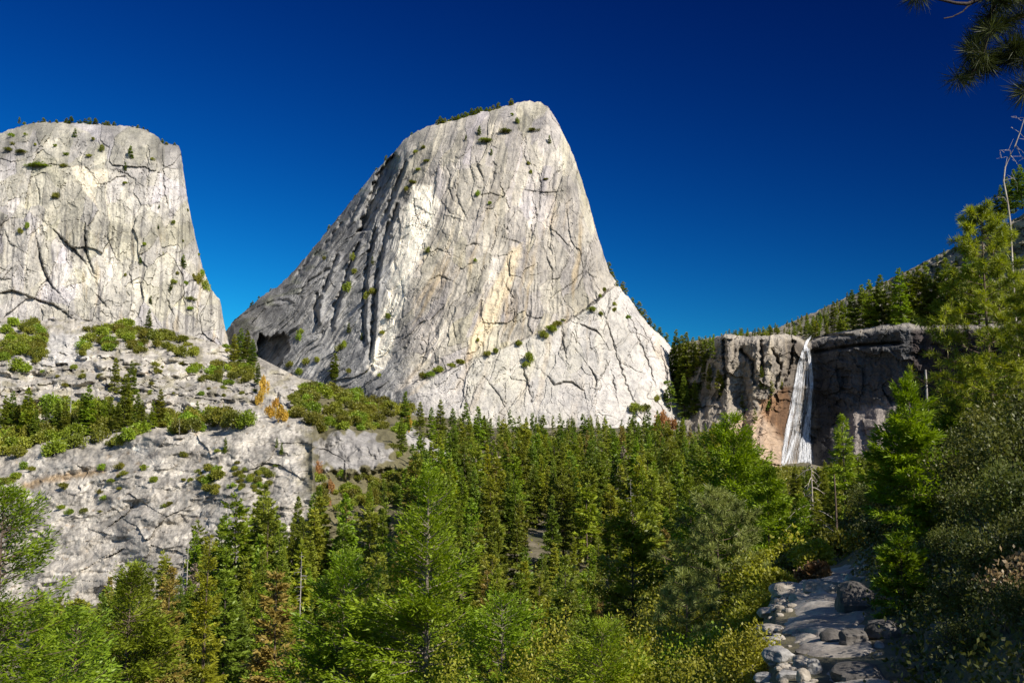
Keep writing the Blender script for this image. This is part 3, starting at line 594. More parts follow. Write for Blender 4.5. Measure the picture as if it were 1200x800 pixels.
def conifer(seed, H, Rb, base=.08, nb=110, nc=14, cl=.9, cw=.38, droop=.25, up=.5, p=.8, layers=0, gap=.35, spread=.34, trunk_r=None, wood=False, thin=1., side=None, tipn=10, hang=.25, bare=0, nout=0.):
    """a whole conifer: trunk (with limbs when wood) and a crown of needle sprays on drooping boughs"""
    r = np.random.default_rng(seed); tr = trunk_r or H * .012
    T = Acc(); C = Acc()
    bend = r.normal(0, .008 * H, 2)
    def axis(t): return np.stack([bend[0] * np.sin(t * 2.6), bend[1] * np.sin(t * 2.1 + .4), t * H], -1)
    tt = np.linspace(0, 1, 14); T.add(*tube(axis(tt) + [0, 0, -.02 * H] * (tt[:, None] < .01), tr * (1 - .93 * tt) * (1 + .5 * np.exp(-tt * 40)), 8))
    u = r.random(nb); tau = u**.85
    if layers: tau = np.clip((np.floor(tau * layers) + .5 + r.normal(0, .13, nb)) / layers, 0, .99)
    az = r.random(nb) * 2 * np.pi
    gp = 1 - gap * np.clip(np.array([pn(np.array([a * 1.2 + seed]), np.array([t * 6.]), seed)[0] for a, t in zip(az, tau)]) * 1.6 + .3, 0, 1.4)
    Lb = Rb * np.minimum(1, .55 + tau * 5) * (1 - tau)**p * r.uniform(.7, 1.12, nb) * gp + .012 * H * r.uniform(.4, 1, nb)
    if side is not None: Lb *= 1 + .35 * np.cos(az - side)
    ang = -droop + (up + droop) * tau**1.3 + r.normal(0, .09, nb)
    h0 = axis(base + (1 - base) * tau)
    hd = np.stack([np.cos(az), np.sin(az), 0 * az], -1)
    def along(i, t):
        b = h0[i] + hd[i] * (Lb[i] * t)[:, None]
        b[:, 2] += Lb[i] * (np.tan(ang[i]) * t - .16 * t**2 * (1 - tau[i]) + .10 * t**4)
        return b
    if wood:
        for i in range(nb):
            if Lb[i] < .05 * Rb: continue
            ts = np.linspace(0, .92, 5); pts = along(np.full(5, i), ts)
            T.add(*tube(pts, np.maximum(tr * .28 * (1 - tau[i] * .6) * (1 - ts * .85), .004 * thin), 4))
    w = np.maximum(Lb, .15 * Rb); w = w / w.sum()
    n = nb * nc; i = r.choice(nb, n, p=w)
    t = r.random(n)**.62 * .92 + .06
    if bare: t = np.maximum(t, bare)
    sd = r.uniform(-1, 1, n); perp = np.stack([-np.sin(az[i]), np.cos(az[i]), 0 * t], -1)
    wid = Lb[i] * spread * np.sin(np.clip(t * 1.05, 0, 1) * np.pi * .82 + .35) * (1.1 - .5 * t)
    P = along(i, t) + perp * (sd * wid)[:, None]; P[:, 2] -= np.abs(sd) * wid * hang + 0
    P += rnd(r, n, .02 * Rb)
    Dv = hd[i] * .75 + perp * (sd * .8)[:, None] + rnd(r, n, .32); Dv[:, 2] += np.tan(ang[i]) * .6 - .22 + .3 * tau[i]
    N = np.array([[0, 0, 1.]]) + rnd(r, n, .55 - .2 * nout) + nout * hd[i] * 1.1 + nout * perp * sd[:, None] * .7
    sc = r.uniform(.6, 1.25, n) * (.55 + .45 * np.minimum(1, Lb[i] / (.4 * Rb)))
    C.add(*cards(P, Dv, N, cl * sc, cw * sc))
    tip = axis(np.linspace(.93, 1.0, tipn)); a = r.random(tipn) * 6.28
    C.add(*cards(tip, np.stack([np.cos(a) * .5, np.sin(a) * .5, a * 0 + .7], -1), rnd(r, tipn), cl * .8, cw * .7))
    return T.get(), C.get()

def pine(seed, H, Rb, base=.2, nb=60, puffs=7, needles=36, nl=.22, nw=.016, p=.55, up=.35, trunk_r=None, gap=.4, droop=.1):
    """an open pine: limbs that end in round tufts of long needles"""
    r = np.random.default_rng(seed); tr = trunk_r or H * .011; T = Acc(); C = Acc()
    bend = r.normal(0, .010 * H, 2)
    def axis(t): return np.stack([bend[0] * np.sin(t * 2.8), bend[1] * np.sin(t * 2.2 + .4), t * H], -1)
    tt = np.linspace(0, 1, 16); T.add(*tube(axis(tt), tr * (1 - .9 * tt), 8))
    B = []; Dr = []
    for i in range(nb):
        tau = (i + r.random()) / nb; az = i * 2.399 + r.normal(0, .5); L = Rb * min(1, .5 + tau * 4) * (1 - tau)**p * r.uniform(.55, 1.15) + .02 * H
        an = -droop + (up + droop) * tau + r.normal(0, .12); hd = np.array([math.cos(az), math.sin(az), 0.])
        o = axis(np.array([base + (1 - base) * tau]))[0]; ts = np.linspace(0, 1, 6)
        pts = o + hd * (L * ts)[:, None]; pts[:, 2] += L * (math.tan(an) * ts + .22 * ts**2)
        T.add(*tube(pts, np.maximum(tr * .3 * (1 - ts * .8) * (1 - .5 * tau), nw * .5), 4))
        m = max(2, int(puffs * (.4 + L / Rb)))
        for k in range(m):
            t = 1 if k == 0 else r.uniform(.35, 1); b = np.array([np.interp(t, ts, pts[:, j]) for j in range(3)])
            dv = hd * .8 + r.normal(0, .55, 3) + [0, 0, .35]; dv /= np.linalg.norm(dv)
            ln = 0 if k == 0 else L * r.uniform(.08, .3); e = b + dv * ln
            if ln > 0: T.add(*tube(np.stack([b, (b + e) / 2 - [0, 0, ln * .05], e]), nw * .6, 3))
            B.append(e); Dr.append(dv)
    for k in range(5): B.append(axis(np.array([1 - k * .012]))[0]); Dr.append(np.array([r.normal(0, .2), r.normal(0, .2), 1.]))
    B = np.array(B); Dr = np.array(Dr); i = np.repeat(np.arange(len(B)), needles); n = len(i)
    Dv = Dr[i] * .55 + rnd(r, n, .62); Dv /= np.linalg.norm(Dv, axis=1)[:, None]
    P = B[i] - Dr[i] * (r.random(n) * nl * .7)[:, None]
    C.add(*cards(P, Dv, rnd(r, n), nl * r.uniform(.7, 1.15, n), nw, .5))
    return T.get(), C.get()

def shrub(seed, rx, rz, lobes=9, n=1500, ll=.3, lw=.2, stems=7, flat=.55, stem_r=.03, ry=None):
    """a bush: stems that fork into lobes full of small leaves"""
    r = np.random.default_rng(seed); ry = ry or rx; T = Acc(); C = Acc()
    c = np.stack([r.uniform(-1, 1, lobes) * rx * .68, r.uniform(-1, 1, lobes) * ry * .68, rz * r.uniform(.35, .72, lobes)], -1)
    c[0] = (0, 0, rz * .62)
    fall = np.clip(1 - .45 * ((c[:, 0] / rx)**2 + (c[:, 1] / ry)**2), .4, 1); c[:, 2] *= fall
    lr = r.uniform(.28, .46, lobes)
    for k in range(min(stems, lobes)):
        b = np.array([r.normal(0, .1) * rx, r.normal(0, .1) * ry, -.05 * rz]); mid = (b + c[k]) / 2 + r.normal(0, .07, 3) * rx
        T.add(*tube(np.stack([b, mid, c[k]]), [stem_r, stem_r * .7, stem_r * .35], 5))
    k = r.integers(0, lobes, n); d = rnd(r, n); d /= np.linalg.norm(d, axis=1)[:, None]
    rad = r.random(n)**.45; rad *= 1 + .35 * pn(d[:, 0] * 2.2 + k * 7, d[:, 1] * 2.2 + d[:, 2] * 2, seed)
    P = c[k] + d * (rad * lr[k])[:, None] * [rx, ry, rz * flat * 1.5]
    P[:, 2] = np.where(P[:, 2] < .02 * rz, np.abs(P[:, 2]) * .5 + .02 * rz, P[:, 2])
    Dv = d * .5 + rnd(r, n, .6); Dv[:, 2] += .25
    N = d * .7 + rnd(r, n, .6) + [0, 0, .4]
    s = r.uniform(.6, 1.3, n); C.add(*cards(P, Dv, N, ll * s, lw * s, .5))
    return T.get(), C.get()

def snag(seed, H, nb=22, Lb=.12, droop=.3, tr=None, top=.0, curl=.25):
    """a dead standing tree: bare trunk and bare drooping limbs"""
    r = np.random.default_rng(seed); tr = tr or H * .011; T = Acc(); C = Acc()
    bend = r.normal(0, .012 * H, 2)
    def axis(t): return np.stack([bend[0] * np.sin(t * 2.6), bend[1] * np.sin(t * 2), t * H], -1)
    tt = np.linspace(0, 1, 12); T.add(*tube(axis(tt), tr * (1 - (.9 - top) * tt), 7))
    for i in range(nb):
        tau = .2 + .78 * (i + r.random()) / nb; az = r.random() * 6.28; L = H * Lb * (1.15 - tau * .8) * r.uniform(.4, 1.15)
        ts = np.linspace(0, 1, 5); hd = np.array([math.cos(az), math.sin(az), 0])
        pts = axis(np.array([tau]))[0] + hd * (L * ts)[:, None]; pts[:, 2] += L * (-droop * ts**1.6 + curl * ts**.8 + r.normal(0, .06) * ts)
        C.add(*tube(pts, tr * .3 * (1 - .8 * ts), 4))
        for _ in range(2):
            t0 = r.uniform(.35, .9); b = np.array([np.interp(t0, ts, pts[:, j]) for j in range(3)]); e = b + (hd * .5 + r.normal(0, .5, 3) - [0, 0, .25]) * L * .35
            C.add(*tube(np.stack([b, (b + e) / 2, e]), tr * .1, 3))
    return T.get(), C.get()

def boulder(seed, sx, sy, sz, sub=10, rough=.28):
    """an angular weathered stone"""
    r = np.random.default_rng(seed); a = np.linspace(-1, 1, sub + 1); U, Vv = np.meshgrid(a, a); A = Acc()
    for ax in range(3):
        for sg in (-1, 1):
            p = np.zeros(U.shape + (3,)); p[..., ax] = sg; p[..., (ax + 1) % 3] = U if sg > 0 else Vv; p[..., (ax + 2) % 3] = Vv if sg > 0 else U
            A.add(p.reshape(-1, 3), grid_quads(sub + 1, sub + 1))
    V, Q = A.get(); V = V / np.linalg.norm(V, axis=1)[:, None]**.75
    key = np.round(V, 5)
    for k in range(9):                              # planes cut flat faces into the stone
        n = r.normal(0, 1, 3); n /= np.linalg.norm(n); dd = r.uniform(.62, .95); e = np.maximum(V @ n - dd, 0); V = V - e[:, None] * n
    V = V + rough * .25 * np.stack([pn(V[:, 1] * 2.1 + seed, V[:, 2] * 2.1, seed + j) for j in range(3)], -1)
    return V * [sx, sy, sz], Q

# ------------------------------------------------------------------ plant colours
L_fir = leaf_mat('fir_needles', (.11, .16, .010), (.25, .335, .022), .02, .3, .5, val=.2)
L_bright = leaf_mat('young_fir_needles', (.105, .17, .007), (.23, .32, .016), .012, .35, 1.2, val=.1)
L_dark = leaf_mat('dark_conifer_needles', (.095, .135, .014), (.195, .25, .026), .025, .3, .12, val=.25)
L_olive = leaf_mat('olive_conifer_needles', (.135, .16, .016), (.27, .295, .032), .02, .3, .12, val=.25)
L_yellowgreen = leaf_mat('yellow_green_needles', (.18, .20, .010), (.33, .34, .024), .02, .3, .12, val=.2)
L_rust = leaf_mat('rusty_conifer_needles', (.18, .135, .026), (.31, .23, .055), .02, .25, .1, val=.2)
L_greypine = leaf_mat('grey_green_needles', (.14, .17, .040), (.27, .30, .075), .02, .3, .5, val=.1)
L_pine = leaf_mat('pine_needles', (.145, .19, .012), (.29, .335, .026), .012, .35, .8, val=.1)
L_shade = leaf_mat('shade_pine_needles', (.010, .018, .004), (.05, .06, .012), .01, .15, 1.5, spec=.15, val=.05)  # near-black needles: the crown's own shade is put into the colour
L_bush = leaf_mat('chaparral_leaves', (.095, .105, .012), (.205, .205, .022), .02, .3, .15, val=.25)
L_oak = leaf_mat('oak_leaves', (.165, .175, .014), (.34, .335, .034), .015, .35, .7, val=.12)
L_oakdark = leaf_mat('shaded_oak_leaves', (.045, .058, .010), (.11, .12, .02), .02, .3, .8, val=.25)  # darker copy of the oak leaves, with the bank's shade in the colour
L_gold = leaf_mat('golden_leaves', (.36, .22, .03), (.62, .40, .06), .012, .35, .3, val=.15)
L_orange = leaf_mat('orange_leaves', (.30, .15, .05), (.46, .26, .10), .012, .35, .3, val=.15)
L_brown = leaf_mat('dry_brown_leaves', (.14, .07, .03), (.28, .15, .06), .012, .25, .8, val=.15)
L_pinkdry = leaf_mat('dry_pinkish_leaves', (.22, .15, .08), (.40, .29, .15), .02, .3, .8, val=.15)
L_greydead = leaf_mat('grey_dead_needles', (.17, .13, .085), (.29, .235, .17), .02, .1, .3, val=.2)
B_brown = bark_mat('brown_bark', (.045, .03, .02), (.15, .105, .075), 6)
B_mid = bark_mat('weathered_bark', (.09, .07, .055), (.30, .25, .20), 6)
B_grey = bark_mat('grey_deadwood', (.16, .14, .125), (.40, .37, .33), 5)
B_pale = bark_mat('pale_bare_wood', (.22, .18, .14), (.50, .44, .37), 6)
B_dark = bark_mat('dark_bark', (.02, .014, .011), (.065, .045, .035), 9)
# ------------------------------------------------------------------ planting
def empty(name, loc, rz=0, sc=1, tilt=(0, 0)):
    o = bpy.data.objects.new(name, None); COL.objects.link(o); o.location = loc; o.rotation_euler = (tilt[0], tilt[1], rz)
    o.scale = sc if isinstance(sc, (tuple, list)) else (sc, sc, sc); o.empty_display_size = .5
    return o
def own_mat(o, m):
    if m is not None: o.material_slots[0].link = 'OBJECT'; o.material_slots[0].material = m
def proto(geo, bark, leaf, tn='trunk', cn='crown'):
    (tv, tq), (cv, cq) = geo
    return (mesh(tn, tv, tq, bark, smooth=True), mesh(cn, cv, cq, leaf), tv, tq, cv, cq)
def snag_proto(geo, m):
    (a, b), (c, d) = geo
    return (None, None, a, b, c, d, mesh('snag', np.concatenate([a, c]), np.concatenate([b, d + len(a)]), m, smooth=True))
def snag_tree(pr, loc, sc=1, rz=0):
    o = obj('snag', pr[6], loc=loc); o.rotation_euler = (0, 0, rz); o.scale = sc if isinstance(sc, (tuple, list)) else (sc,) * 3
    return o
def plant(name, pr, loc, sc=1, rz=0, leaf=None, bark=None, tn='trunk', cn='crown', tilt=(0, 0)):
    root = empty(name, loc, rz, sc, tilt)
    a = obj(tn, pr[0], root); own_mat(a, bark)
    b = obj(cn, pr[1], root); own_mat(b, leaf)
    return root
def whole(name, pr, loc, sc=1, rz=0, leaf=None, bark=None):
    """small in the picture: trunk and crown in one mesh"""
    key = pr[0].name
    if key not in whole.cache:
        V = np.concatenate([pr[2], pr[4]]); Q = np.concatenate([pr[3], pr[5] + len(pr[2])])
        whole.cache[key] = mesh('small_plant', V, Q, [pr[0].materials[0], pr[1].materials[0]], mi=np.r_[np.zeros(len(pr[3])), np.ones(len(pr[5]))])
    o = obj(name, whole.cache[key], loc=loc); o.rotation_euler = (0, 0, rz); o.scale = sc if isinstance(sc, (tuple, list)) else (sc,) * 3
    for s, m in ((0, bark), (1, leaf)):
        if m is not None: o.material_slots[s].link = 'OBJECT'; o.material_slots[s].material = m
    return o
whole.cache = {}
ITEMS = []                     # every plant: object, kind, colour word, pixel of tip and base, distance
def note(o, kind, look, zone, loc, H):
    bx, by = project(loc); tx, ty = project((loc[0], loc[1], loc[2] + H)); ITEMS.append(dict(o=o, kind=kind, look=look, zone=zone, px=bx, by=by, ty=ty, d=loc[1], H=H))
    return o
def surf(depth, px, py):
    d = float(depth(np.array([float(px)]), np.array([float(py)]))[0]); return tuple(float(v) for v in at(px, py, d))
def gp(px, d):
    x = (px - CX) / F * d / CT; return (x, d, ground(x, d))

# ---- prototypes
P_mid = [proto(conifer(100 + k, 30, 5.2, .05, 160, 38, 1.12, .46, .3, .55, .85, gap=.3, nout=.8), B_dark, L_dark) for k in range(4)]
P_mid += [proto(conifer(110 + k, 30, 4.7, .12, 150, 38, 1.12, .46, .35, .4, .7, layers=16, gap=.35, nout=.7), B_brown, L_olive) for k in range(3)]
P_mid += [proto(conifer(120 + k, 30, 5.8, .22, 105, 40, 1.15, .48, .1, .5, .55, gap=.6, nout=.6), B_brown, L_olive) for k in range(3)]
P_near = [proto(conifer(130 + k, 30, 5.0, .05, 260, 75, .70, .26, .3, .5, .85, gap=.35, nout=.6), B_dark, L_fir) for k in range(3)]
P_near += [proto(conifer(140 + k, 30, 4.8, .08, 220, 75, .70, .26, .35, .35, .7, layers=20, gap=.25, hang=.1, nout=.4), B_brown, L_rust) for k in range(2)]
P_near += [proto(conifer(150 + k, 30, 5.0, .2, 150, 85, .75, .26, .1, .5, .55, gap=.6, wood=True), B_brown, L_olive) for k in range(2)]
P_far = [proto(conifer(160 + k, 30, 5.2, .05, 64, 15, 2.3, 1.1, .3, .5, .8, gap=.35, nout=.9), B_dark, L_dark) for k in range(5)]
P_snag = [snag_proto(snag(170 + k, 28, 30, .12, .25), B_grey) for k in range(3)]
P_oak = [proto(shrub(180 + k, 5, 6.5, 11, 1500, .85, .6, 5, stem_r=.18), B_grey, L_bush) for k in range(6)]

LEAVES = {'dark green': L_dark, 'mid green': L_fir, 'olive': L_olive, 'yellow-green': L_yellowgreen, 'rusty': L_rust, 'grey dead': L_greydead}
def pick_look(r, px, py):
    v = pn(np.array([px / 70.]), np.array([py / 40.]), 301)[0]
    w = np.array([.36 - .2 * v, .17, .30 + .1 * v, .06 + .06 * v, .05 + .07 * v, .012]); w = np.clip(w, .01, 1); w /= w.sum()
    return r.choice(list(LEAVES), p=w)

# ---- the valley forest
r = np.random.default_rng(2024)
cand = []
cell = {}
def ok(x, y, gap):
    k = (int(x // 12), int(y // 12))
    for i in (-1, 0, 1):
        for j in (-1, 0, 1):
            for (a, b) in cell.get((k[0] + i, k[1] + j), ()):
                if (a - x)**2 + (b - y)**2 < gap * gap: return False
    cell.setdefault(k, []).append((x, y)); return True
OPEN = [[(640, 728), (660, 690), (700, 668), (712, 680), (690, 702), (660, 716), (640, 735)],      # dry gully
        [(612, 620), (640, 612), (650, 640), (640, 662), (610, 665)],                              # small pale outcrop
        [(470, 496), (500, 508), (535, 526), (580, 545), (575, 560), (520, 548), (472, 520)],      # talus
        [(366, 525), (395, 502), (430, 506), (462, 525), (464, 548), (400, 560), (366, 552)]]
def blocked(px, py):
    return any(inside(np.array([px]), np.array([py]), p)[0] for p in OPEN)
S_d = np.sqrt(r.uniform(150**2, 965**2, 26000)); S_p = r.uniform(60, 960, 26000); S_x = (S_p - CX) / F * S_d / CT; S_z = ground_raw(S_x, S_d)
for d, px, x, z in zip(S_d, S_p, S_x, S_z):
    y = d
    lim = np.interp(px, [0, 120, 200, 260, 330, 372, 400, 575, 600], [380, 425, 430, 440, 440, 410, 400, 330, 2000])
    if d > lim - 8: continue
    bx, by = project((x, y, z))
    if 440 < bx < 735 and blocked(bx, by - 6): continue
    if px > 800 and d > 900: continue
    if px > 905 and by < 560 : continue
    if ok(x, y, 9.5 if d > 330 else 8.6): cand.append((x, y, z, bx, by))
S_p = r.uniform(366, 576, 9000); S_y = r.uniform(455, 720, 9000); S_P = at(S_p, S_y, depth3(S_p, S_y))
for px, py, (x, y, z) in zip(S_p, S_y, S_P):                    # on the ledge relief right of the front outcrop
    ly = [np.interp(px, K_, LY[:, j]) for j in range(7)]
    if py > ly[0] - 10 or py < ly[6] + 4: continue
    if px < 480 and py < 545 + (px - 366) * .1: continue
    if blocked(px, py - 4): continue
    if ok(x, y, 9.5): cand.append((x, y, z, px, py))
trees = []
for (x, y, z, bx, by) in cand:
    H = 29 * r.uniform(.45, 1.25) * (1.0 if y > 300 else 1.05)
    if y > 600: H *= .86
    if bx < 390 and y > 320: H *= 1.4
    if y < 300: H = min(H, (-z) - y * .085 + r.uniform(-6, 3))       # nobody below overtops the view of the slope behind
    lim = np.interp(bx, [60, 100, 170, 230, 290, 366, 460, 472, 500, 540, 760, 800, 870, 885, 905, 960], [690, 690, 640, 590, 566, 562, 558, 525, 494, 484, 484, 490, 510, 545, 575, 566])
    H = min(H, float(at(bx, lim + r.uniform(0, 42) - (9 if r.random() < .2 else 0), y)[2]) - z)
    if H < 5.5: continue
    look = pick_look(r, bx, by)
    trees.append((x, y, z, H, look, bx, by))
# which show largest: walk from near to far and keep a skyline of what is covered
trees.sort(key=lambda t: t[1])
cover = np.zeros((1000, 1300), bool); vis = []
for t in trees:
    x, y, z, H, look, bx, by = t
    tx, ty = project((x, y, z + H)); w = .13 * H / y * F; n = 0; tot = 0
    y0, y1 = int(max(ty, 0)), int(min(by, 995))
    for yy in range(y0, y1):
        hw = w * min(1, .15 + (yy - ty) / (by - ty + 1e-6)) ; a, b = int(max(bx - hw, 0)), int(min(bx + hw, 1299))
        if a >= b: continue
        seg = cover[yy, a:b]
        if yy < 800: n += int((~seg).sum())
        seg[:] = True
    vis.append(n)
order = np.argsort(-np.array(vis)); rank = np.empty(len(vis), int); rank[order] = np.arange(len(vis))
FV, FQ, FM = [], [], []; fo = 0
far_mats = [B_dark, L_dark, L_fir, L_olive, L_yellowgreen, L_rust, L_greydead]
for k, t in enumerate(trees):
    x, y, z, H, look, bx, by = t; rz = r.uniform(0, 6.28); wide = r.uniform(.75, 1.25)
    if vis[k] <= 6: continue
    if rank[k] < N_TREES:
        if r.random() < .035: o = snag_tree(P_snag[r.integers(3)], (x, y, z - .4), (H / 30,) * 3, rz); look = 'bare grey'; note(o, 'snag', look, 'forest', (x, y, z), H * .93); continue
        near = y < 300
        pool = P_near if near else P_mid
        j = {'rusty': r.integers(3, 5) if near else r.integers(4, 7), 'olive': r.integers(5, 7) if near else r.integers(4, 10)}.get(look, r.integers(0, 3) if near else (r.integers(0, 4) if r.random() < .7 else r.integers(7, 10)))
        s = H / 30; o = plant('conifer', pool[j], (x, y, z - .4), (s * wide, s * wide, s), rz, LEAVES[look])
        note(o, 'conifer', look, 'forest', (x, y, z), H)
    else:
        p = P_far[r.integers(5)]; V = np.concatenate([p[2], p[4]]); Q = np.concatenate([p[3], p[5] + len(p[2])])
        c, s_ = math.cos(rz), math.sin(rz); s = H / 30
        V = np.stack([(V[:, 0] * c - V[:, 1] * s_) * s * wide, (V[:, 0] * s_ + V[:, 1] * c) * s * wide, V[:, 2] * s], -1) + [x, y, z - .4]
        FV.append(V); FQ.append(Q + fo); fo += len(V); FM.append(np.r_[np.zeros(len(p[3])), np.full(len(p[5]), 1 + list(LEAVES).index(look))])
print('forest', len(trees), 'shown', sum(v > 6 for v in vis))
tag(obj('forest', mesh('forest', np.concatenate(FV), np.concatenate(FQ), far_mats, mi=np.concatenate(FM))), 'far conifers that merge into one forest mass across the valley', kind='stuff')

# ---- undergrowth over the valley floor, too dense to count
UV, UQ = Acc(), None
S_d = np.sqrt(r.uniform(40**2, 900**2, 5200)); S_p = r.uniform(250, 1000, 5200); S_x = (S_p - CX) / F * S_d / CT; S_z = ground_raw(S_x, S_d)
for d, px, x, z in zip(S_d, S_p, S_x, S_z):
    y = d
    lim = np.interp(px, [0, 120, 200, 260, 330, 372, 400, 575, 600], [380, 425, 430, 440, 440, 410, 400, 330, 2000])
    if d > lim: continue
    bx, by = project((x, y, z))
    if (by > 830 and d > 120) or blocked(bx, by): continue
    if px > 870 and d < 75: continue
    n = 26; s = min(1.6, .5 + d / 300); c = np.array([x, y, z]); q = rnd(r, n); q[:, 2] = np.abs(q[:, 2]); q *= [1.9 * s, 1.9 * s, .8 * s]
    UV.add(*cards(c + q, rnd(r, n), rnd(r, n) + [0, 0, .8], 1.0 * s, .7 * s))
tag(obj('undergrowth', mesh('undergrowth', *UV.get(), L_bush)), 'low brush covering the valley floor between the trees', kind='stuff')

# ---- live oaks and brush on the ledges
BANDS = [  # polygon in the photo, how many, size range in photo pixels, looks, zone
 ([(0, 378), (30, 376), (62, 392), (56, 412), (36, 434), (0, 436)], 44, (10, 19), 'band'),
 ([(92, 388), (135, 380), (170, 384), (200, 390), (232, 402), (225, 416), (180, 412), (130, 412), (95, 416)], 56, (9, 18), 'band'),
 ([(222, 432), (250, 424), (292, 432), (298, 446), (262, 452), (232, 444)], 24, (9, 17), 'band'),
 ([(0, 478), (60, 482), (120, 484), (200, 488), (300, 482), (300, 498), (240, 506), (170, 512), (120, 525), (60, 532), (0, 534)], 92, (13, 25), 'bench'),
 ([(0, 540), (40, 538), (40, 562), (0, 566)], 6, (9, 15), 'bench'),
 ([(340, 450), (400, 452), (440, 466), (480, 480), (500, 498), (470, 500), (470, 545), (455, 515), (430, 502), (395, 500), (372, 505), (345, 490)], 95, (10, 21), 'slope'),
 ([(365, 556), (480, 552), (470, 590), (380, 600)], 46, (10, 18), 'slope'),
 ([(20, 430), (300, 420), (300, 470), (20, 470)], 44, (4, 10), 'wall'),
 ([(60, 560), (240, 520), (340, 540), (300, 580), (150, 600), (60, 600)], 34, (5, 13), 'outcrop'),
 ([(240, 545), (262, 545), (262, 575), (240, 580)], 8, (10, 18), 'outcrop'),
 ([(275, 562), (318, 548), (318, 566), (275, 574)], 12, (8, 15), 'outcrop'),
 ([(265, 400), (300, 415), (300, 440), (265, 432)], 16, (8, 15), 'band'),
]
for pl, n, (s0, s1), zone in BANDS:
    a = np.array(pl, float); got = 0
    S_p = r.uniform(a[:, 0].min(), a[:, 0].max(), n * 30); S_y = r.uniform(a[:, 1].min(), a[:, 1].max(), n * 30); m_in = inside(S_p, S_y, pl); S_p, S_y = S_p[m_in], S_y[m_in]
    for px, py, (x, y, z) in zip(S_p, S_y, at(S_p, S_y + 3, depth3(S_p, S_y + 3))):
        if got >= n: break
        wpx = r.uniform(s0, s1) * (1.22 if s0 > 8 else 1.1); rx = wpx / 2 / F * y; s = rx / 5
        if not ok(x, y, rx * (.42 if zone in ('band', 'bench', 'slope') else .8)): continue
        got += 1
        small = wpx < 9
        look, lm = [('olive', L_bush), ('olive', L_bush), ('deep green', L_fir), ('pale olive', L_olive)][r.integers(4)]
        nm = 'shrub' if wpx < 15 else 'oak_tree'; k = r.integers(len(P_oak)); sc = (s, s, s * r.uniform(.8, 1.15) * (1.2 if zone == 'bench' else 1)); rz = r.uniform(0, 6.28)
        o = whole(nm, P_oak[k], (x, y, z - .5 * s), sc, rz, lm) if wpx < 12 else plant(nm, P_oak[k], (x, y, z - .5 * s), sc, rz, lm)
        note(o, nm, look, zone, (x, y, z), 6.5 * sc[2])
# conifers on the bench and in the gully: (tip pixel x, tip y, base y, look)
for (px, ty, by, look) in [(12, 460, 514, 'dark green'), (30, 456, 516, 'mid green'), (52, 468, 512, 'dark green'), (75, 472, 512, 'olive'), (95, 462, 510, 'dark green'), (121, 468, 506, 'mid green'), (138, 472, 506, 'dark green'), (160, 462, 502, 'dark green'), (178, 470, 502, 'mid green'), (222, 476, 500, 'dark green'), (102, 453, 510, 'mid green'), (82, 432, 495, 'grey dead'), (145, 440, 500, 'dark green'), (152, 424, 470, 'dark green'), (128, 466, 505, 'dark green'), (187, 457, 500, 'olive'), (66, 470, 510, 'dark green'), (4, 465, 515, 'dark green'), (114, 475, 508, 'olive'), (165, 470, 508, 'dark green'), (210, 488, 512, 'grey dead'), (174, 362, 392, 'dark green'),
    (281, 385, 428, 'dark green'), (289, 388, 430, 'dark green'), (274, 392, 430, 'olive'), (295, 398, 434, 'dark green'), (302, 425, 450, 'dark green'), (134, 420, 460, 'olive'), (20, 475, 515, 'olive'), (250, 478, 500, 'olive'), (40, 480, 520, 'dark green'), (230, 470, 496, 'dark green'),
    (475, 460, 505, 'dark green'), (470, 490, 530, 'dark green'), (392, 420, 446, 'dark green'), (492, 472, 512, 'dark green'), (505, 478, 516, 'mid green'), (515, 470, 520, 'dark green'), (530, 480, 525, 'dark green'), (545, 474, 528, 'dark green'), (560, 478, 530, 'mid green'), (264, 652 - 140, 530, 'mid green'), (330, 518, 532, 'mid green'), (324, 512, 524, 'mid green')]:
    d3 = depth1 if (px, ty) == (392, 420) else depth3
    x, y, z = surf(d3, px, by); H = (by - ty) / F * y * 1.03; s = H / 30
    if look == 'grey dead': o = snag_tree(P_snag[r.integers(3)], (x, y, z - .4), (s * .9, s * .9, s * 1.05), r.uniform(0, 6)); note(o, 'snag', 'bare grey', 'bench', (x, y, z), H)
    else:
        o = plant('conifer', P_mid[r.integers(4)], (x, y, z - .4), (s * 1.25, s * 1.25, s), r.uniform(0, 6), LEAVES[look]); note(o, 'conifer', look, 'bench' if px < 260 else ('gully' if px < 420 else 'slope'), (x, y, z), H)
# autumn colour: (x, base y, width, height, colour)
for (px, by, w, h, look, m) in [(309, 462, 14, 30, 'golden', L_gold), (304, 474, 13, 22, 'golden', L_gold), (316, 490, 17, 20, 'golden', L_gold), (329, 494, 20, 26, 'golden', L_gold), (323, 478, 11, 18, 'golden', L_gold), (478, 506, 13, 26, 'golden', L_gold), (372, 560, 13, 26, 'orange', L_orange), (386, 578, 15, 22, 'orange', L_orange), (384, 592, 10, 12, 'orange', L_orange),
    (775, 505, 24, 30, 'orange', L_orange), (767, 512, 16, 20, 'orange', L_orange), (786, 505, 15, 20, 'orange', L_orange)]:
    if px < 600: x, y, z = surf(depth3, px, by)
    else: x, y, z = gp(px, 935); z = at(px, by, 935)[2]
    sx = .8 * w / F * y / 10; sz = .8 * h / F * y / 6.5
    o = plant('autumn_tree', P_oak[r.integers(6)], (x, y, z - .3), (sx, sx, sz), r.uniform(0, 6), m); note(o, 'autumn tree', look, 'autumn', (x, y, z), 6.5 * sz)

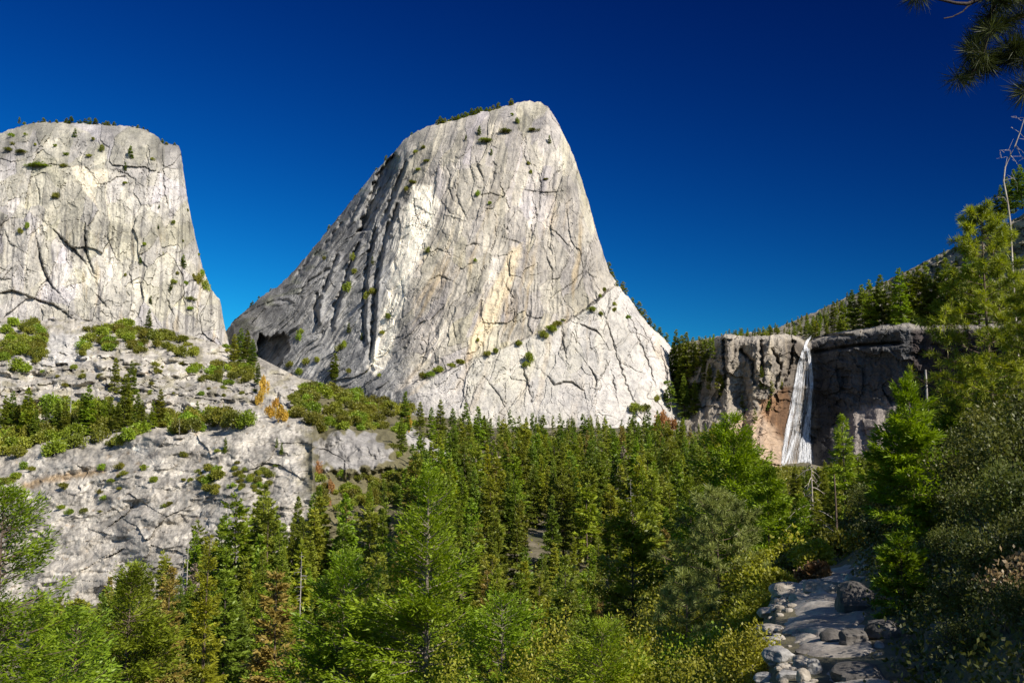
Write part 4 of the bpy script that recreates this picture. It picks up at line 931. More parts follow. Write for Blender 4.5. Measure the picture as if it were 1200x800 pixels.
# ---- plants on the domes
def on_dome(depth, spots, zone):
    for (px, py, w, h) in spots:
        x, y, z = surf(depth, px, py); sx = max(w, 3) / F * y / 10; sz = h / F * y / 6.5
        tall = h > 1.5 * w
        if tall: sx = h / F * y / 30; o = whole('pine_tree', P_far[r.integers(5)], (x, y - 1, z - .3), (sx * 1.5, sx * 1.5, sx), r.uniform(0, 6), L_dark); note(o, 'pine tree', 'dark green', zone, (x, y, z), 30 * sx)
        else: o = whole('shrub', P_oak[r.integers(6)], (x, y - 1, z - .3), (sx, sx, sz), r.uniform(0, 6), [L_bush, L_olive, L_fir][r.integers(3)]); note(o, 'shrub', 'green', zone, (x, y, z), 6.5 * sz)
on_dome(depth2, [(23, 145, 4, 8), (88, 161, 5, 11), (14, 161, 8, 6), (15, 170, 6, 4), (120, 178, 7, 10), (153, 186, 8, 16), (65, 172, 5, 4), (78, 182, 7, 4), (24, 180, 18, 5), (46, 196, 32, 4), (75, 196, 9, 5), (110, 165, 5, 5), (147, 200, 4, 10), (179, 188, 6, 4), (147, 216, 7, 4), (66, 233, 12, 8), (24, 274, 7, 8), (32, 268, 7, 9), (203, 263, 6, 6), (215, 314, 6, 16), (190, 299, 5, 5), (165, 309, 4, 8), (214, 284, 4, 4), (233, 333, 12, 14), (242, 342, 12, 16), (237, 324, 9, 10), (227, 328, 9, 8), (201, 340, 6, 10), (204, 332, 8, 6), (224, 352, 14, 5), (222, 363, 9, 5), (177, 356, 6, 10), (170, 288, 6, 5), (220, 248, 4, 4), (147, 324, 4, 5), (208, 322, 5, 5), (195, 170, 5, 4), (187, 244, 3, 5), (233, 300, 4, 4), (10, 177, 12, 5), (105, 184, 8, 4), (30, 159, 5, 4), (42, 171, 4, 4), (186, 268, 3, 5), (218, 334, 7, 6)], 'blunt dome')
on_dome(depth1, [(562, 159, 6, 12), (606, 145, 6, 8), (644, 168, 6, 10), (576, 182, 5, 8), (625, 154, 14, 4), (560, 230, 6, 8), (546, 165, 4, 7), (574, 240, 5, 5), (502, 297, 9, 8), (557, 307, 5, 5), (640, 211, 8, 3), (619, 193, 5, 5), (622, 204, 4, 6), (567, 167, 22, 4), (592, 156, 20, 5), (414, 306, 8, 10), (416, 322, 9, 9), (407, 342, 11, 14), (437, 310, 5, 10), (429, 352, 10, 12), (437, 346, 12, 10), (455, 374, 8, 8), (448, 392, 7, 6), (424, 398, 5, 8), (409, 390, 7, 12), (392, 442, 12, 28), (398, 412, 10, 10), (403, 408, 8, 10), (350, 400, 8, 12), (352, 392, 9, 8), (380, 305, 5, 6), (500, 190, 9, 4), (490, 200, 8, 4), (487, 180, 8, 5), (483, 215, 10, 5), (477, 225, 9, 8), (496, 174, 7, 4), (505, 442, 14, 8), (495, 445, 12, 10), (515, 436, 16, 8), (530, 431, 12, 7), (540, 427, 14, 7), (573, 418, 12, 8), (581, 414, 8, 7), (608, 405, 11, 7), (637, 396, 12, 10), (646, 389, 16, 9), (652, 384, 14, 9), (655, 381, 8, 6), (694, 366, 13, 8), (704, 370, 6, 6), (708, 342, 6, 6), (703, 349, 5, 6), (620, 425, 12, 14), (617, 430, 10, 8), (607, 403, 5, 6), (720, 358, 10, 5), (720, 365, 6, 6), (736, 374, 7, 6), (745, 484, 18, 14), (756, 484, 14, 12), (780, 450, 6, 5), (785, 478, 11, 32), (780, 470, 9, 14), (560, 400, 4, 5), (660, 376, 6, 3), (340, 430, 10, 8), (360, 428, 12, 10), (350, 440, 10, 10), (372, 425, 8, 8), (409, 438, 8, 8), (428, 437, 5, 6), (770, 470, 9, 8), (445, 442, 6, 6), (600, 136, 5, 4)], 'tall dome')
tp1 = [(516, 139), (525, 137), (533, 136), (541, 135), (548, 134), (556, 132), (563, 131), (570, 130), (578, 128), (584, 126), (512, 141), (521, 139), (529, 138), (537, 136), (545, 135), (553, 134), (559, 133), (567, 131), (551, 139), (537, 142), (527, 143), (519, 146), (560, 138), (599, 122), (574, 134), (405, 245), (415, 232), (423, 224), (440, 201), (452, 190), (482, 158), (385, 270), (365, 294), (345, 316), (316, 341), (301, 352), (294, 358)]
for k, (px, ty) in enumerate(tp1 + [(715, 312), (719, 318), (724, 328), (731, 336), (743, 348), (750, 358), (757, 358), (762, 367), (768, 372), (775, 380), (782, 390)]):
    py = poly(LC, px) + (2 if px > 500 else 1); x, y, z = surf(depth1, px, py); y += 4 + r.uniform(0, 10)
    h = (r.uniform(8, 14) if px < 600 else r.uniform(9, 20)) * (1 if px > 500 else .7); s = h / F * y / 30
    o = whole('pine_tree', P_far[r.integers(5)], (x, y, z - 1), (s * 2., s * 2., s), r.uniform(0, 6), [L_dark, L_olive][r.integers(2)]); note(o, 'pine tree', 'small', 'tall dome top' if px < 650 else 'dome shoulder', (x, y, z), 30 * s)
for px in (17, 23, 33, 40, 47, 56, 62, 70, 76, 82, 85, 91, 95, 99, 102, 106, 110, 118, 122, 126, 132, 148, 152, 160, 165, 170, 188, 194, 203):
    py = poly(LB, px) + 1.5; x, y, z = surf(depth2, px, py); y += 2 + r.uniform(0, 12); h = r.uniform(6, 12) * (1 if px < 140 else .75); s = h / F * y / 30
    o = whole('pine_tree', P_far[r.integers(5)], (x, y, z - 1), (s * 2.2, s * 2.2, s), r.uniform(0, 6), [L_dark, L_olive][r.integers(2)]); note(o, 'pine tree', 'small', 'blunt dome top', (x, y, z), 30 * s)

# ---- the hillside above the waterfall, and the notch beside the tall dome
def hill_tree(px, py, h, look, zone, dpt=depth5, w=1.25):
    x, y, z = surf(dpt, px, py); s = h / F * y / 30
    if look == 'bare grey': o = snag_tree(P_snag[r.integers(3)], (x, y, z - 1), (s, s, s), r.uniform(0, 6)); note(o, 'snag', look, zone, (x, y, z), 28 * s)
    else: o = (plant if h > 30 else whole)('fir_tree', (P_mid if h > 24 else P_far)[r.integers(4)], (x, y, z - 1), (s * w, s * w, s), r.uniform(0, 6), LEAVES[look]); note(o, 'fir tree', look, zone, (x, y, z), 30 * s)
got = 0
for _ in range(4000):
    px = r.uniform(796, 1215); top = poly(LR, px); bot = poly([(796, 440), (840, 410), (870, 402), (940, 405), (1000, 392), (1065, 387), (1215, 388)], px)
    t = r.random()**.8; py = top + 2 + (bot - top - 2) * t
    if px > 1120 and t < .45 and r.random() < .4: continue
    if 1040 < px < 1120 and .05 < t < .35 and r.random() < .35: continue
    x, y, z = surf(depth5, px, py)
    if not ok(x, y, 7.5 if px < 1000 else 8.5): continue
    hh = poly([(796, 14), (880, 15), (950, 17), (1000, 18), (1060, 20), (1215, 23)], px) * (.55 + .6 * t) * r.uniform(.65, 1.2)
    look = r.choice(['dark green', 'mid green', 'olive', 'bare grey'], p=[.5, .12, .31, .07]); 
    hill_tree(px, py, hh, look, 'hillside'); got += 1
    if got >= 270: break
for (px, ty, by) in [(1000, 338, 392), (1012, 332, 390), (1022, 326, 392), (1034, 320, 392), (1046, 328, 390), (1056, 312, 392), (1068, 316, 390), (1080, 310, 392), (1090, 305, 392), (1102, 312, 391), (1112, 300, 392), (1124, 306, 392), (1136, 296, 391), (1020, 345, 391), (1072, 335, 391), (1094, 330, 392), (990, 350, 391), (978, 352, 393), (1148, 300, 392)]:
    hill_tree(px, by, by - ty, r.choice(['dark green', 'dark green', 'mid green']), 'cliff rim', w=1.2)
for (px, ty, by) in [(794, 385, 440), (800, 392, 450), (806, 388, 445), (813, 394, 440), (820, 393, 430), (828, 392, 424), (835, 396, 420), (798, 420, 475), (808, 425, 470), (818, 420, 460), (826, 415, 445), (802, 440, 490), (815, 445, 485), (832, 425, 455), (842, 432, 455), (790, 400, 455), (846, 440, 462), (893, 428, 455), (915, 440, 455), (905, 445, 462), (870, 462, 478), (900, 455, 480), (885, 478, 495)]:
    hill_tree(px, by, by - ty, r.choice(['dark green', 'olive', 'dark green']), 'notch' if px < 850 else 'buttress', depth4, 1.2)
for (px, ty, by) in [(1182, 205, 250), (1190, 196, 246), (1198, 190, 243), (1175, 215, 256), (1168, 226, 262), (1160, 240, 270), (1150, 252, 275), (1207, 205, 238)]:
    hill_tree(px, by, by - ty, 'dark green', 'ridge')
# ------------------------------------------------------------------ the waterfall
wm, nt, b = new_mat('falling_water')
co = nd(nt, 'ShaderNodeTexCoord').outputs['Object']
mp = nd(nt, 'ShaderNodeMapping'); mp.inputs['Scale'].default_value = (1, 1, .12); nt.links.new(co, mp.inputs['Vector'])
nz = noise(nt, .55, 5, .7, mp.outputs[0])
nt.links.new(ramp(nt, nz, [(.3, (.55, .58, .62)), (.6, (.93, .94, .95))]), b.inputs['Base Color'])
mr = nd(nt, 'ShaderNodeMapRange'); mr.inputs[1].default_value = .3; mr.inputs[2].default_value = .6; mr.inputs[3].default_value = .12; mr.inputs[4].default_value = .62
nt.links.new(nz, mr.inputs[0]); nt.links.new(mr.outputs[0], b.inputs['Alpha']); b.inputs['Roughness'].default_value = .45
rw = np.random.default_rng(77); A = Acc()
def strand(pts, w, n=26, dash=(.05, .22), reps=6, jit=.55):
    a = np.array(pts, float); t = np.linspace(0, 1, len(a))
    for _ in range(reps):                             # the water falls in broken, ragged lengths
        L = rw.uniform(*dash); q0 = rw.uniform(-.05, 1 - L * .7); q = np.clip(np.linspace(q0, q0 + L, 9), 0, 1)
        X = np.interp(q, t, a[:, 0]) + np.cumsum(rw.normal(0, jit * .3, 9)) + rw.normal(0, jit); Y = np.interp(q, t, a[:, 1])
        D = depth4(X, Y); D = np.convolve(np.pad(D, 2, 'edge'), np.ones(5) / 5, 'valid'); D = np.minimum(D, depth4(X, Y)) - rw.uniform(2, 5)
        V, Q = tube(at(X, Y, D), w * np.sin(np.linspace(.15, 3, 9)) * rw.uniform(.6, 1.2, 9) * (.7 + .6 * q), 5); A.add(V, Q)
for _ in range(14): j = rw.normal(0, .7); strand([(951 + j, 393), (946 + j, 400), (944 + j, 405), (943 + j, 412)], .55, 10, (.4, .9), 2, .2); strand([(944 + j, 402), (947 + j, 412), (949 + j, 425)], .45, 10, (.4, .9), 2, .2)
for _ in range(64):                                  # left veil
    u = rw.random(); strand([(942 - 2 * u, 410), (938 + 3 * u, 422), (932 + 8 * u, 450), (927 + 9 * u, 480), (921 + 12 * u, 508), (914 + 12 * u, 546)], rw.uniform(.08, .22))
for _ in range(20): u = rw.random(); strand([(941 - u, 412), (936 + u, 425), (930 + 1.5 * u, 460), (922 + 2 * u, 505), (913 + 4 * u, 547)], rw.uniform(.14, .3))
for _ in range(60):                                  # right strand
    u = rw.random(); strand([(947 + u, 408), (949 + 2 * u, 428), (949 + 2.5 * u, 455), (945 + 4 * u, 485), (941 + 6 * u, 510), (937 + 11 * u, 548)], rw.uniform(.10, .30))
for _ in range(44): u = rw.random(); strand([(944 + 3 * u, 495), (941 + 8 * u, 512), (933 + 20 * u, 550)], rw.uniform(.12, .34), 12, (.15, .5), 3, .7)
for _ in range(26): u = rw.random(); strand([(943 + 3 * u, 410), (941 + 7 * u, 425), (938 + 10 * u, 450), (935 + 11 * u, 480), (931 + 12 * u, 508), (923 + 16 * u, 546)], rw.uniform(.06, .16))
for _ in range(10): u = rw.random(); strand([(934 + u, 505), (928 + u, 520), (918 + u, 548)], rw.uniform(.25, .45), 12)
tag(obj('waterfall', mesh('waterfall', *A.get(), wm, smooth=True)), label='white waterfall that splits into two strands down the dark cliff', kind='structure')

# ------------------------------------------------------------------ the trail
def hit(px, py, d0=5, d1=400):
    ds_ = np.geomspace(d0, d1, 700); P = at(px, py, ds_); z = ground_raw(P[:, 0], P[:, 1]); k = np.argmax(P[:, 2] < z)
    return P[k]
pm, nt, b = new_mat('trail_granite')
co = nd(nt, 'ShaderNodeTexCoord').outputs['Object']
n1 = noise(nt, .9, 6, .6, co); n2 = noise(nt, 14, 5, .7, co)
c = ramp(nt, n1, [(.34, (.17, .15, .125)), (.5, (.27, .24, .205)), (.66, (.37, .34, .295))])
c = mixc(nt, 'MULTIPLY', .7, c, ramp(nt, n2, [(.3, (.55, .55, .55)), (.55, (1, 1, 1)), (.7, (1.15, 1.15, 1.15))]))
nt.links.new(c, b.inputs['Base Color']); b.inputs['Roughness'].default_value = .9; bump(nt, b, n2, .5, .03)
dd = np.linspace(5, 29, 420)[:, None]; tt = np.linspace(0, 1, 130)[None]
le = np.interp(dd, [5, 7, 9.8, 11.6, 14, 16.7, 21, 29], [930, 940, 945, 922, 902, 898, 900, 915]); re_ = np.interp(dd, [5, 7, 9.8, 11.6, 14, 16.7, 21, 29], [1180, 1110, 1050, 1035, 1022, 1010, 1000, 1000])
PXp = le + (re_ - le) * tt + 6 * pn(dd * .8, tt * 2, 4); PX_ = (PXp - CX) / F * dd / CT; PYd = np.broadcast_to(dd, PX_.shape)
PZ = ground_raw(PX_, PYd) + .05 - .22 * np.abs(tt - .5)**3 * 8 + .05 * fbm(PX_ / 1.1, PYd / 1.6, 3, 12) + .02 * fbm(PX_ / .2, PYd / .2, 2, 13)
st = np.floor(PYd / 1.9 + .6 * pn(PX_ * .6, PYd * .3, 9)); PZ += .05 * (_h(st, st * 0, 3) - .5)
id_, dx_, dy_, ed_ = plates(PX_ / 1.1 + .3 * pn(PX_, PYd, 3), PYd / 1.9 + .3 * pn(PX_, PYd, 4), 6); PZ += .10 * (id_ - .5) + .08 * pn(id_ * 40, id_ * 17, 2) * dx_ + .07 * pn(id_ * 23, id_ * 57, 2) * dy_ - .05 * np.exp(-(ed_ / .05)**2)
tag(obj('path', mesh('path', np.stack([PX_, PYd, PZ], -1).reshape(-1, 3), grid_quads(*PX_.shape)[:, ::-1], pm, smooth=True)), kind='structure')

# ------------------------------------------------------------------ stones beside the trail
def stone_mat(name, a, bb, cc):
    m, nt, b = new_mat(name); co = nd(nt, 'ShaderNodeTexCoord').outputs['Object']
    n1 = noise(nt, 2.2, 6, .65, co); n2 = noise(nt, 16, 4, .7, co)
    c = mixc(nt, 'MULTIPLY', .8, ramp(nt, n1, [(.33, a), (.5, bb), (.68, cc)]), ramp(nt, n2, [(.3, (.5, .5, .5)), (.5, (1, 1, 1)), (.7, (1.15, 1.15, 1.15))]))
    nt.links.new(c, b.inputs['Base Color']); b.inputs['Roughness'].default_value = .9; bump(nt, b, n2, .8, .02); return m
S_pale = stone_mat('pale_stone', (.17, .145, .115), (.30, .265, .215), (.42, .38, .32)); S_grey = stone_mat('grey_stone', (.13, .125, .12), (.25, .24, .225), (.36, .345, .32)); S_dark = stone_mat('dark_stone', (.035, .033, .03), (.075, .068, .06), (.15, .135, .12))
STONES = [  # pixel of the middle of the base, width and height in pixels, depth ratio, colour
 (926, 699, 44, 24, 1.2, S_pale, 'broad pale slab of rock lying at the far edge of the trail'),
 (978, 677, 42, 12, 1.4, S_pale, 'long flat grey slab on top of the rocky rise behind the trail'),
 (962, 697, 40, 26, 1.2, S_pale, 'cream angular block in the heap of rocks behind the trail'),
 (984, 690, 44, 22, 1.3, S_grey, 'tilted grey slab next to the big dark boulder by the trail'),
 (938, 704, 26, 14, 1.2, S_pale, 'small pale wedge of rock in the heap behind the trail'),
 (946, 690, 24, 16, 1.1, S_grey, 'grey block wedged among the rocks at the far trail edge'),
 (925, 686, 24, 12, 1.2, S_grey, 'grey flat rock under the red-brown bush'),
 (956, 708, 22, 9, 1.2, S_pale, 'thin pale flake of rock lying where the far trail begins'),
 (900, 686, 20, 14, 1.1, S_grey, 'small grey rock half hidden under the yellow-green bush by the trail'),
 (1005, 682, 26, 14, 1.2, S_grey, 'grey rock on the crest of the trail beside the young fir'),
 (901, 721, 26, 13, 1.2, S_pale, 'rounded tan rock at the trail edge with a rock step below it'),
 (888, 712, 20, 12, 1.1, S_grey, 'small grey rock touching the bushes at the trail edge'),
 (904, 746, 38, 20, 1.2, S_pale, 'smooth cream boulder shining in the sun at the trail edge'),
 (888, 742, 22, 16, 1.1, S_grey, 'grey stone tucked behind the smooth cream boulder'),
 (904, 760, 28, 20, 1.1, S_grey, 'grey square block below the smooth cream boulder'),
 (890, 764, 24, 16, 1.1, S_pale, 'pale stone against the bush at the side of the trail'),
 (917, 775, 42, 24, 1.1, S_grey, 'large blue-grey block topping the piled stones by the trail'),
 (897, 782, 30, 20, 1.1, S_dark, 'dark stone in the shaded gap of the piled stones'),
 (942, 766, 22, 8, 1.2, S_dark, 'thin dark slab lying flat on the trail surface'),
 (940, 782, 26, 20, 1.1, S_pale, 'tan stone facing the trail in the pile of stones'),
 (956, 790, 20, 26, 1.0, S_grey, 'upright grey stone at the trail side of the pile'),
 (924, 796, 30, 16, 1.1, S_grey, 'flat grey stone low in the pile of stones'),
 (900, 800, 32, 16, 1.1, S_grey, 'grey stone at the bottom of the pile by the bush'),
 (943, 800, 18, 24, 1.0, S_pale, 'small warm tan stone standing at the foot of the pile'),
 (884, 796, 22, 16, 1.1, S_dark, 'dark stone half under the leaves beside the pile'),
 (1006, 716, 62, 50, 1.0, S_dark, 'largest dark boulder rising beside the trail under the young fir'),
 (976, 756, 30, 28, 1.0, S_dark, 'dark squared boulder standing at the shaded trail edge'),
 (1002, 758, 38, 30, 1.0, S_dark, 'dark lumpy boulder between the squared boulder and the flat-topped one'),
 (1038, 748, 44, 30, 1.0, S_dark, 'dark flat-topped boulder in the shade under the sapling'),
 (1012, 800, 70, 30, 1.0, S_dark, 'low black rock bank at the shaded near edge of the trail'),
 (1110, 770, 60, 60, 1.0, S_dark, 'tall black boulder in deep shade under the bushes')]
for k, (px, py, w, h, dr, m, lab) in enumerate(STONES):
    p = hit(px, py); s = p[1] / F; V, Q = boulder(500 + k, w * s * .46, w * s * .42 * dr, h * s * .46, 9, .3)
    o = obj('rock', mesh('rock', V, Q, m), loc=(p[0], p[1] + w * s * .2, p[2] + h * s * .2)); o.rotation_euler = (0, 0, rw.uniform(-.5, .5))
    tag(o, lab, 'rock', 'rocks along the trail')
A = Acc()
for k in range(420):
    px, d = rw.uniform(878, 1010), rw.uniform(9.3, 25)
    le1 = np.interp(d, [9.8, 11.6, 14, 16.7, 21, 27], [950, 924, 904, 900, 930, 960])
    if px > le1 + rw.normal(0, 6) and d < 20: continue
    x = (px - CX) / F * d / CT; s = rw.uniform(.03, .10); V, Q = boulder(900 + k, s, s * rw.uniform(.7, 1.2), s * .6, 3); A.add(V + [x, d, ground(x, d) + s * .2], Q)
tag(obj('rubble', mesh('rubble', *A.get(), S_pale)), 'loose broken stones lying along the trail edge', kind='stuff')

# ------------------------------------------------------------------ the near trees
def near_tree(name, px, ty, d, geo_fn, bark, leaf, label, cat, dx=0, rz=0, group=None, tilt=(0, 0), cn='crown'):
    x, y, z = gp(px, d); top = at(px, ty, d)[2]; H = top - z
    pr = proto(geo_fn(H), bark, leaf, cn=cn); o = plant(name, pr, (x, y, z - .1), 1, rz, cn=cn, tilt=tilt)
    tag(o, label, cat, group); return o
near_tree('fir_tree', 505, 556, 60, lambda H: conifer(1, H, 9.5, .08, 250, 262, 0.409, 0.112, .22, .75, .80, gap=.55, wood=True, spread=.3), B_mid, L_bright, 'tall bright green fir with bare pale limbs at its thin top, before the forest', 'fir tree', rz=1)
near_tree('fir_tree', 14, 570, 45, lambda H: conifer(2, H, 8.2, .06, 250, 245, 0.330, 0.092, .15, .6, .72, gap=.4, wood=True, spread=.34), B_brown, L_bright, 'large bright green fir cut by the picture edge below the pale ledges', 'fir tree', rz=2)
near_tree('fir_tree', 412, 650, 62, lambda H: conifer(3, H, 8.0, .06, 220, 210, 0.396, 0.119, .2, .6, .62, gap=.45, wood=True), B_mid, L_bright, 'bushy green fir beside the tall thin-topped fir, with rounded top', 'fir tree', rz=3)
near_tree('fir_tree', 168, 664, 75, lambda H: conifer(4, H, 8.5, .06, 230, 192, 0.449, 0.139, .2, .6, .6, gap=.5, wood=True), B_brown, L_fir, 'broad mid green fir just below the foot of the pale ledges', 'fir tree', rz=.4)
near_tree('fir_tree', 108, 716, 58, lambda H: conifer(5, H, 7.5, .06, 200, 175, 0.383, 0.119, .2, .6, .6, gap=.45, wood=True), B_brown, L_fir, 'green fir filling the gap between the edge fir and the broad fir', 'fir tree', rz=.9)
near_tree('fir_tree', 590, 700, 55, lambda H: conifer(6, H, 7.5, .06, 200, 175, 0.363, 0.112, .2, .6, .6, gap=.45, wood=True), B_mid, L_bright, 'light green fir with spreading boughs between the tall fir and the oaks', 'fir tree', rz=.9)
near_tree('cedar_tree', 332, 668, 105, lambda H: conifer(7, H, 5.2, .06, 210, 60, .8, .3, .25, .3, .62, layers=24, gap=.2, hang=.08), B_brown, L_rust, 'rust-brown cedar with flat stacked layers of boughs', 'cedar tree')
near_tree('cedar_tree', 258, 628, 135, lambda H: conifer(8, H, 5.6, .05, 240, 105, 0.594, 0.211, .3, .5, .8, gap=.3), B_brown, L_yellowgreen, 'slender yellow-green cedar with a sharp tip below the grey outcrop', 'cedar tree')
near_tree('cedar_tree', 212, 664, 125, lambda H: conifer(9, H, 5.0, .05, 220, 96, 0.594, 0.211, .3, .5, .75, gap=.4), B_brown, L_rust, 'rusty olive cedar between the broad fir and the yellow-green cedar', 'cedar tree')
near_tree('pine_tree', 740, 586, 95, lambda H: conifer(10, H, 7.6, .15, 150, 210, 0.561, 0.198, .05, .45, .55, gap=.65, wood=True), B_brown, L_fir, 'dark open-crowned pine above the dry rocky gully', 'pine tree')
near_tree('fir_tree', 857, 486, 85, lambda H: conifer(11, H, 9.2, .05, 330, 210, 0.462, 0.158, .22, .55, .72, gap=.25), B_brown, L_bright, 'dense full bright green fir in front of the pale cliff buttress', 'fir tree')
near_tree('fir_tree', 894, 545, 78, lambda H: conifer(12, H, 5.0, .05, 200, 140, 0.396, 0.132, .22, .55, .75, gap=.35), B_brown, L_fir, 'narrow green fir close beside the dense full fir', 'fir tree')
near_tree('fir_tree', 800, 560, 110, lambda H: conifer(13, H, 7., .05, 260, 157, 0.528, 0.178, .22, .55, .75, gap=.35), B_dark, L_dark, 'dark green fir behind the grey-green pine', 'fir tree')
near_tree('pine_tree', 833, 574, 46, lambda H: pine(14, H, 3.6, .15, 70, 10, 44, .34, .032, .6), B_brown, L_greypine, 'soft grey-green pine with long needles in front of the dense full fir', 'pine tree')
near_tree('pine_tree', 800, 668, 36, lambda H: pine(15, H, 2.0, .1, 44, 7, 40, .28, .026, .6), B_brown, L_greypine, 'small grey-green pine sapling among the yellowish oaks', 'pine tree')
near_tree('fir_tree', 702, 730, 24, lambda H: conifer(16, H, 3.4, .04, 170, 262, 0.158, 0.036, .15, .6, .65, gap=.3, wood=True), B_brown, L_bright, 'small vivid green fir poking up among the yellowish oaks', 'fir tree')
near_tree('fir_tree', 1063, 438, 22, lambda H: conifer(17, H, 1.6, .02, 150, 190, .16, .034, .05, .9, .85, gap=.45, wood=True, thin=2), B_brown, L_bright, 'young bright green fir with a pointed leader standing beside the trail', 'fir tree', rz=2)
near_tree('fir_tree', 1044, 628, 15, lambda H: conifer(18, H, .62, .05, 90, 110, .10, .024, .05, .7, .55, gap=.4, wood=True), B_brown, L_bright, 'small fir sapling in front of the young fir at the trail edge', 'fir tree')
near_tree('pine_tree', 1160, 240, 30, lambda H: pine(19, H, 2.15, .1, 80, 11, 46, .23, .019, .68), B_brown, L_pine, 'tall yellow-green pine with tufts of long needles against the sky', 'pine tree')
near_tree('pine_tree', 1212, 330, 27, lambda H: pine(20, H, 1.9, .1, 60, 9, 46, .22, .018, .7), B_brown, L_pine, 'yellow-green pine cut by the picture edge beside the tall pine', 'pine tree')
near_tree('pine_tree', 1142, 420, 34, lambda H: pine(21, H, 2.0, .1, 56, 9, 44, .26, .02, .7), B_brown, L_pine, 'lower yellow-green pine between the young fir and the tall pine', 'pine tree')
for (px, ty, d, R_, lf, lab) in [(982, 486, 150, 4.6, L_fir, 'pointed green fir in front of the dark wall just beyond the waterfall foot'), (935, 583, 62, 1.9, L_bright, 'small dark-tipped fir directly below the waterfall foot'), (1002, 560, 110, 3.4, L_olive, 'olive fir below the pale rubble at the cliff foot'), (910, 585, 95, 3.2, L_dark, 'dark green fir between the narrow fir and the dead drooping tree'), (1018, 520, 120, 3.6, L_dark, 'dark fir next to the young bright fir at the cliff foot'), (968, 575, 120, 2.6, L_olive, 'thin olive fir just under the foot of the waterfall'), (1092, 470, 90, 4., L_dark, 'dark fir hidden half behind the young bright fir')]:
    near_tree('fir_tree', px, ty, d, lambda H: conifer(int(px), H, R_, .05, 160, 60, R_ * .13, R_ * .042, .25, .55, .75, gap=.4), B_dark, lf, lab, 'fir tree')

for (px, ty, d, R_, lf, lab) in [(1108, 486, 31, 1.5, L_dark, 'dark fir in the shade behind the young bright fir'), (1088, 566, 25, 1.0, L_fir, 'small green fir in the shade to the side of the young bright fir'), (1020, 560, 44, 1.5, L_dark, 'dark fir behind the trail crest next to the young bright fir')]:
    near_tree('fir_tree', px, ty, d, lambda H: conifer(int(px), H, R_, .03, 150, 150, R_ * .12, R_ * .03, .2, .7, .75, gap=.4), B_dark, lf, lab, 'fir tree')
# dead trees
def near_snag(px, ty, d, geo, label, m=B_grey):
    x, y, z = gp(px, d); H = at(px, ty, d)[2] - z; pr = snag_proto(geo(H), m); o = obj('snag', pr[6], loc=(x, y, z - .2)); tag(o, label, 'dead tree'); return o
near_snag(946, 536, 72, lambda H: snag(31, H, 40, .30, .75, H * .016, 0, .2), 'bare dead conifer with long drooping limbs below the waterfall', B_pale)
near_snag(971, 552, 64, lambda H: snag(32, H, 6, .05, .3, H * .016, .3), 'limbless brown dead trunk beside the drooping dead conifer', B_brown)
near_snag(1118, 438, 62, lambda H: snag(33, H, 8, .06, .3, .16, .6), 'thick pale broken trunk behind the tall yellow-green pine', B_grey)
near_snag(1082, 430, 70, lambda H: snag(34, H, 6, .05, .3, .12, .5), 'thin grey dead trunk behind the young bright fir', B_grey)
near_snag(1140, 470, 48, lambda H: snag(35, H, 10, .08, .4, .09, .5), 'slim bare trunk in the shaded brush under the tall pine', B_grey)
pts = np.array([at(a, b_, 35 + c_) for a, b_, c_ in [(1196, 470, 0), (1192, 400, 0), (1187, 320, .1), (1184, 262, .2), (1181, 238, .2), (1176, 212, .1), (1178, 196, 0), (1184, 182, -.1), (1190, 170, -.2), (1195, 156, -.2), (1200, 140, -.3), (1208, 118, -.3)]])
x, y, z = gp(1198, 35); pts = np.concatenate([[[x, y, z - .2]], pts]); A = Acc(); A.add(*tube(pts, np.linspace(.045, .012, len(pts)), 6))
for (a, b_) in [(4, (1206, 250)), (5, (1166, 232)), (6, (1192, 214)), (7, (1168, 186)), (8, (1172, 176)), (9, (1199, 178)), (9, (1204, 190)), (10, (1186, 150)), (10, (1204, 168)), (11, (1190, 136)), (11, (1208, 152)), (8, (1196, 200))]:
    e = at(b_[0], b_[1], 35); m_ = (pts[a] + e) / 2 + rw.normal(0, .08, 3); A.add(*tube(np.stack([pts[a], m_, e]), [.012, .008, .004], 4))
    for _ in range(3): f = m_ + (e - m_) * rw.random(); A.add(*tube(np.stack([f, f + rw.normal(0, .13, 3)]), [.007, .004], 3))
o = obj('snag', mesh('snag', *A.get(), B_pale, smooth=True)); tag(o, 'crooked bare dead stem curving against the sky at the picture edge', 'dead tree')

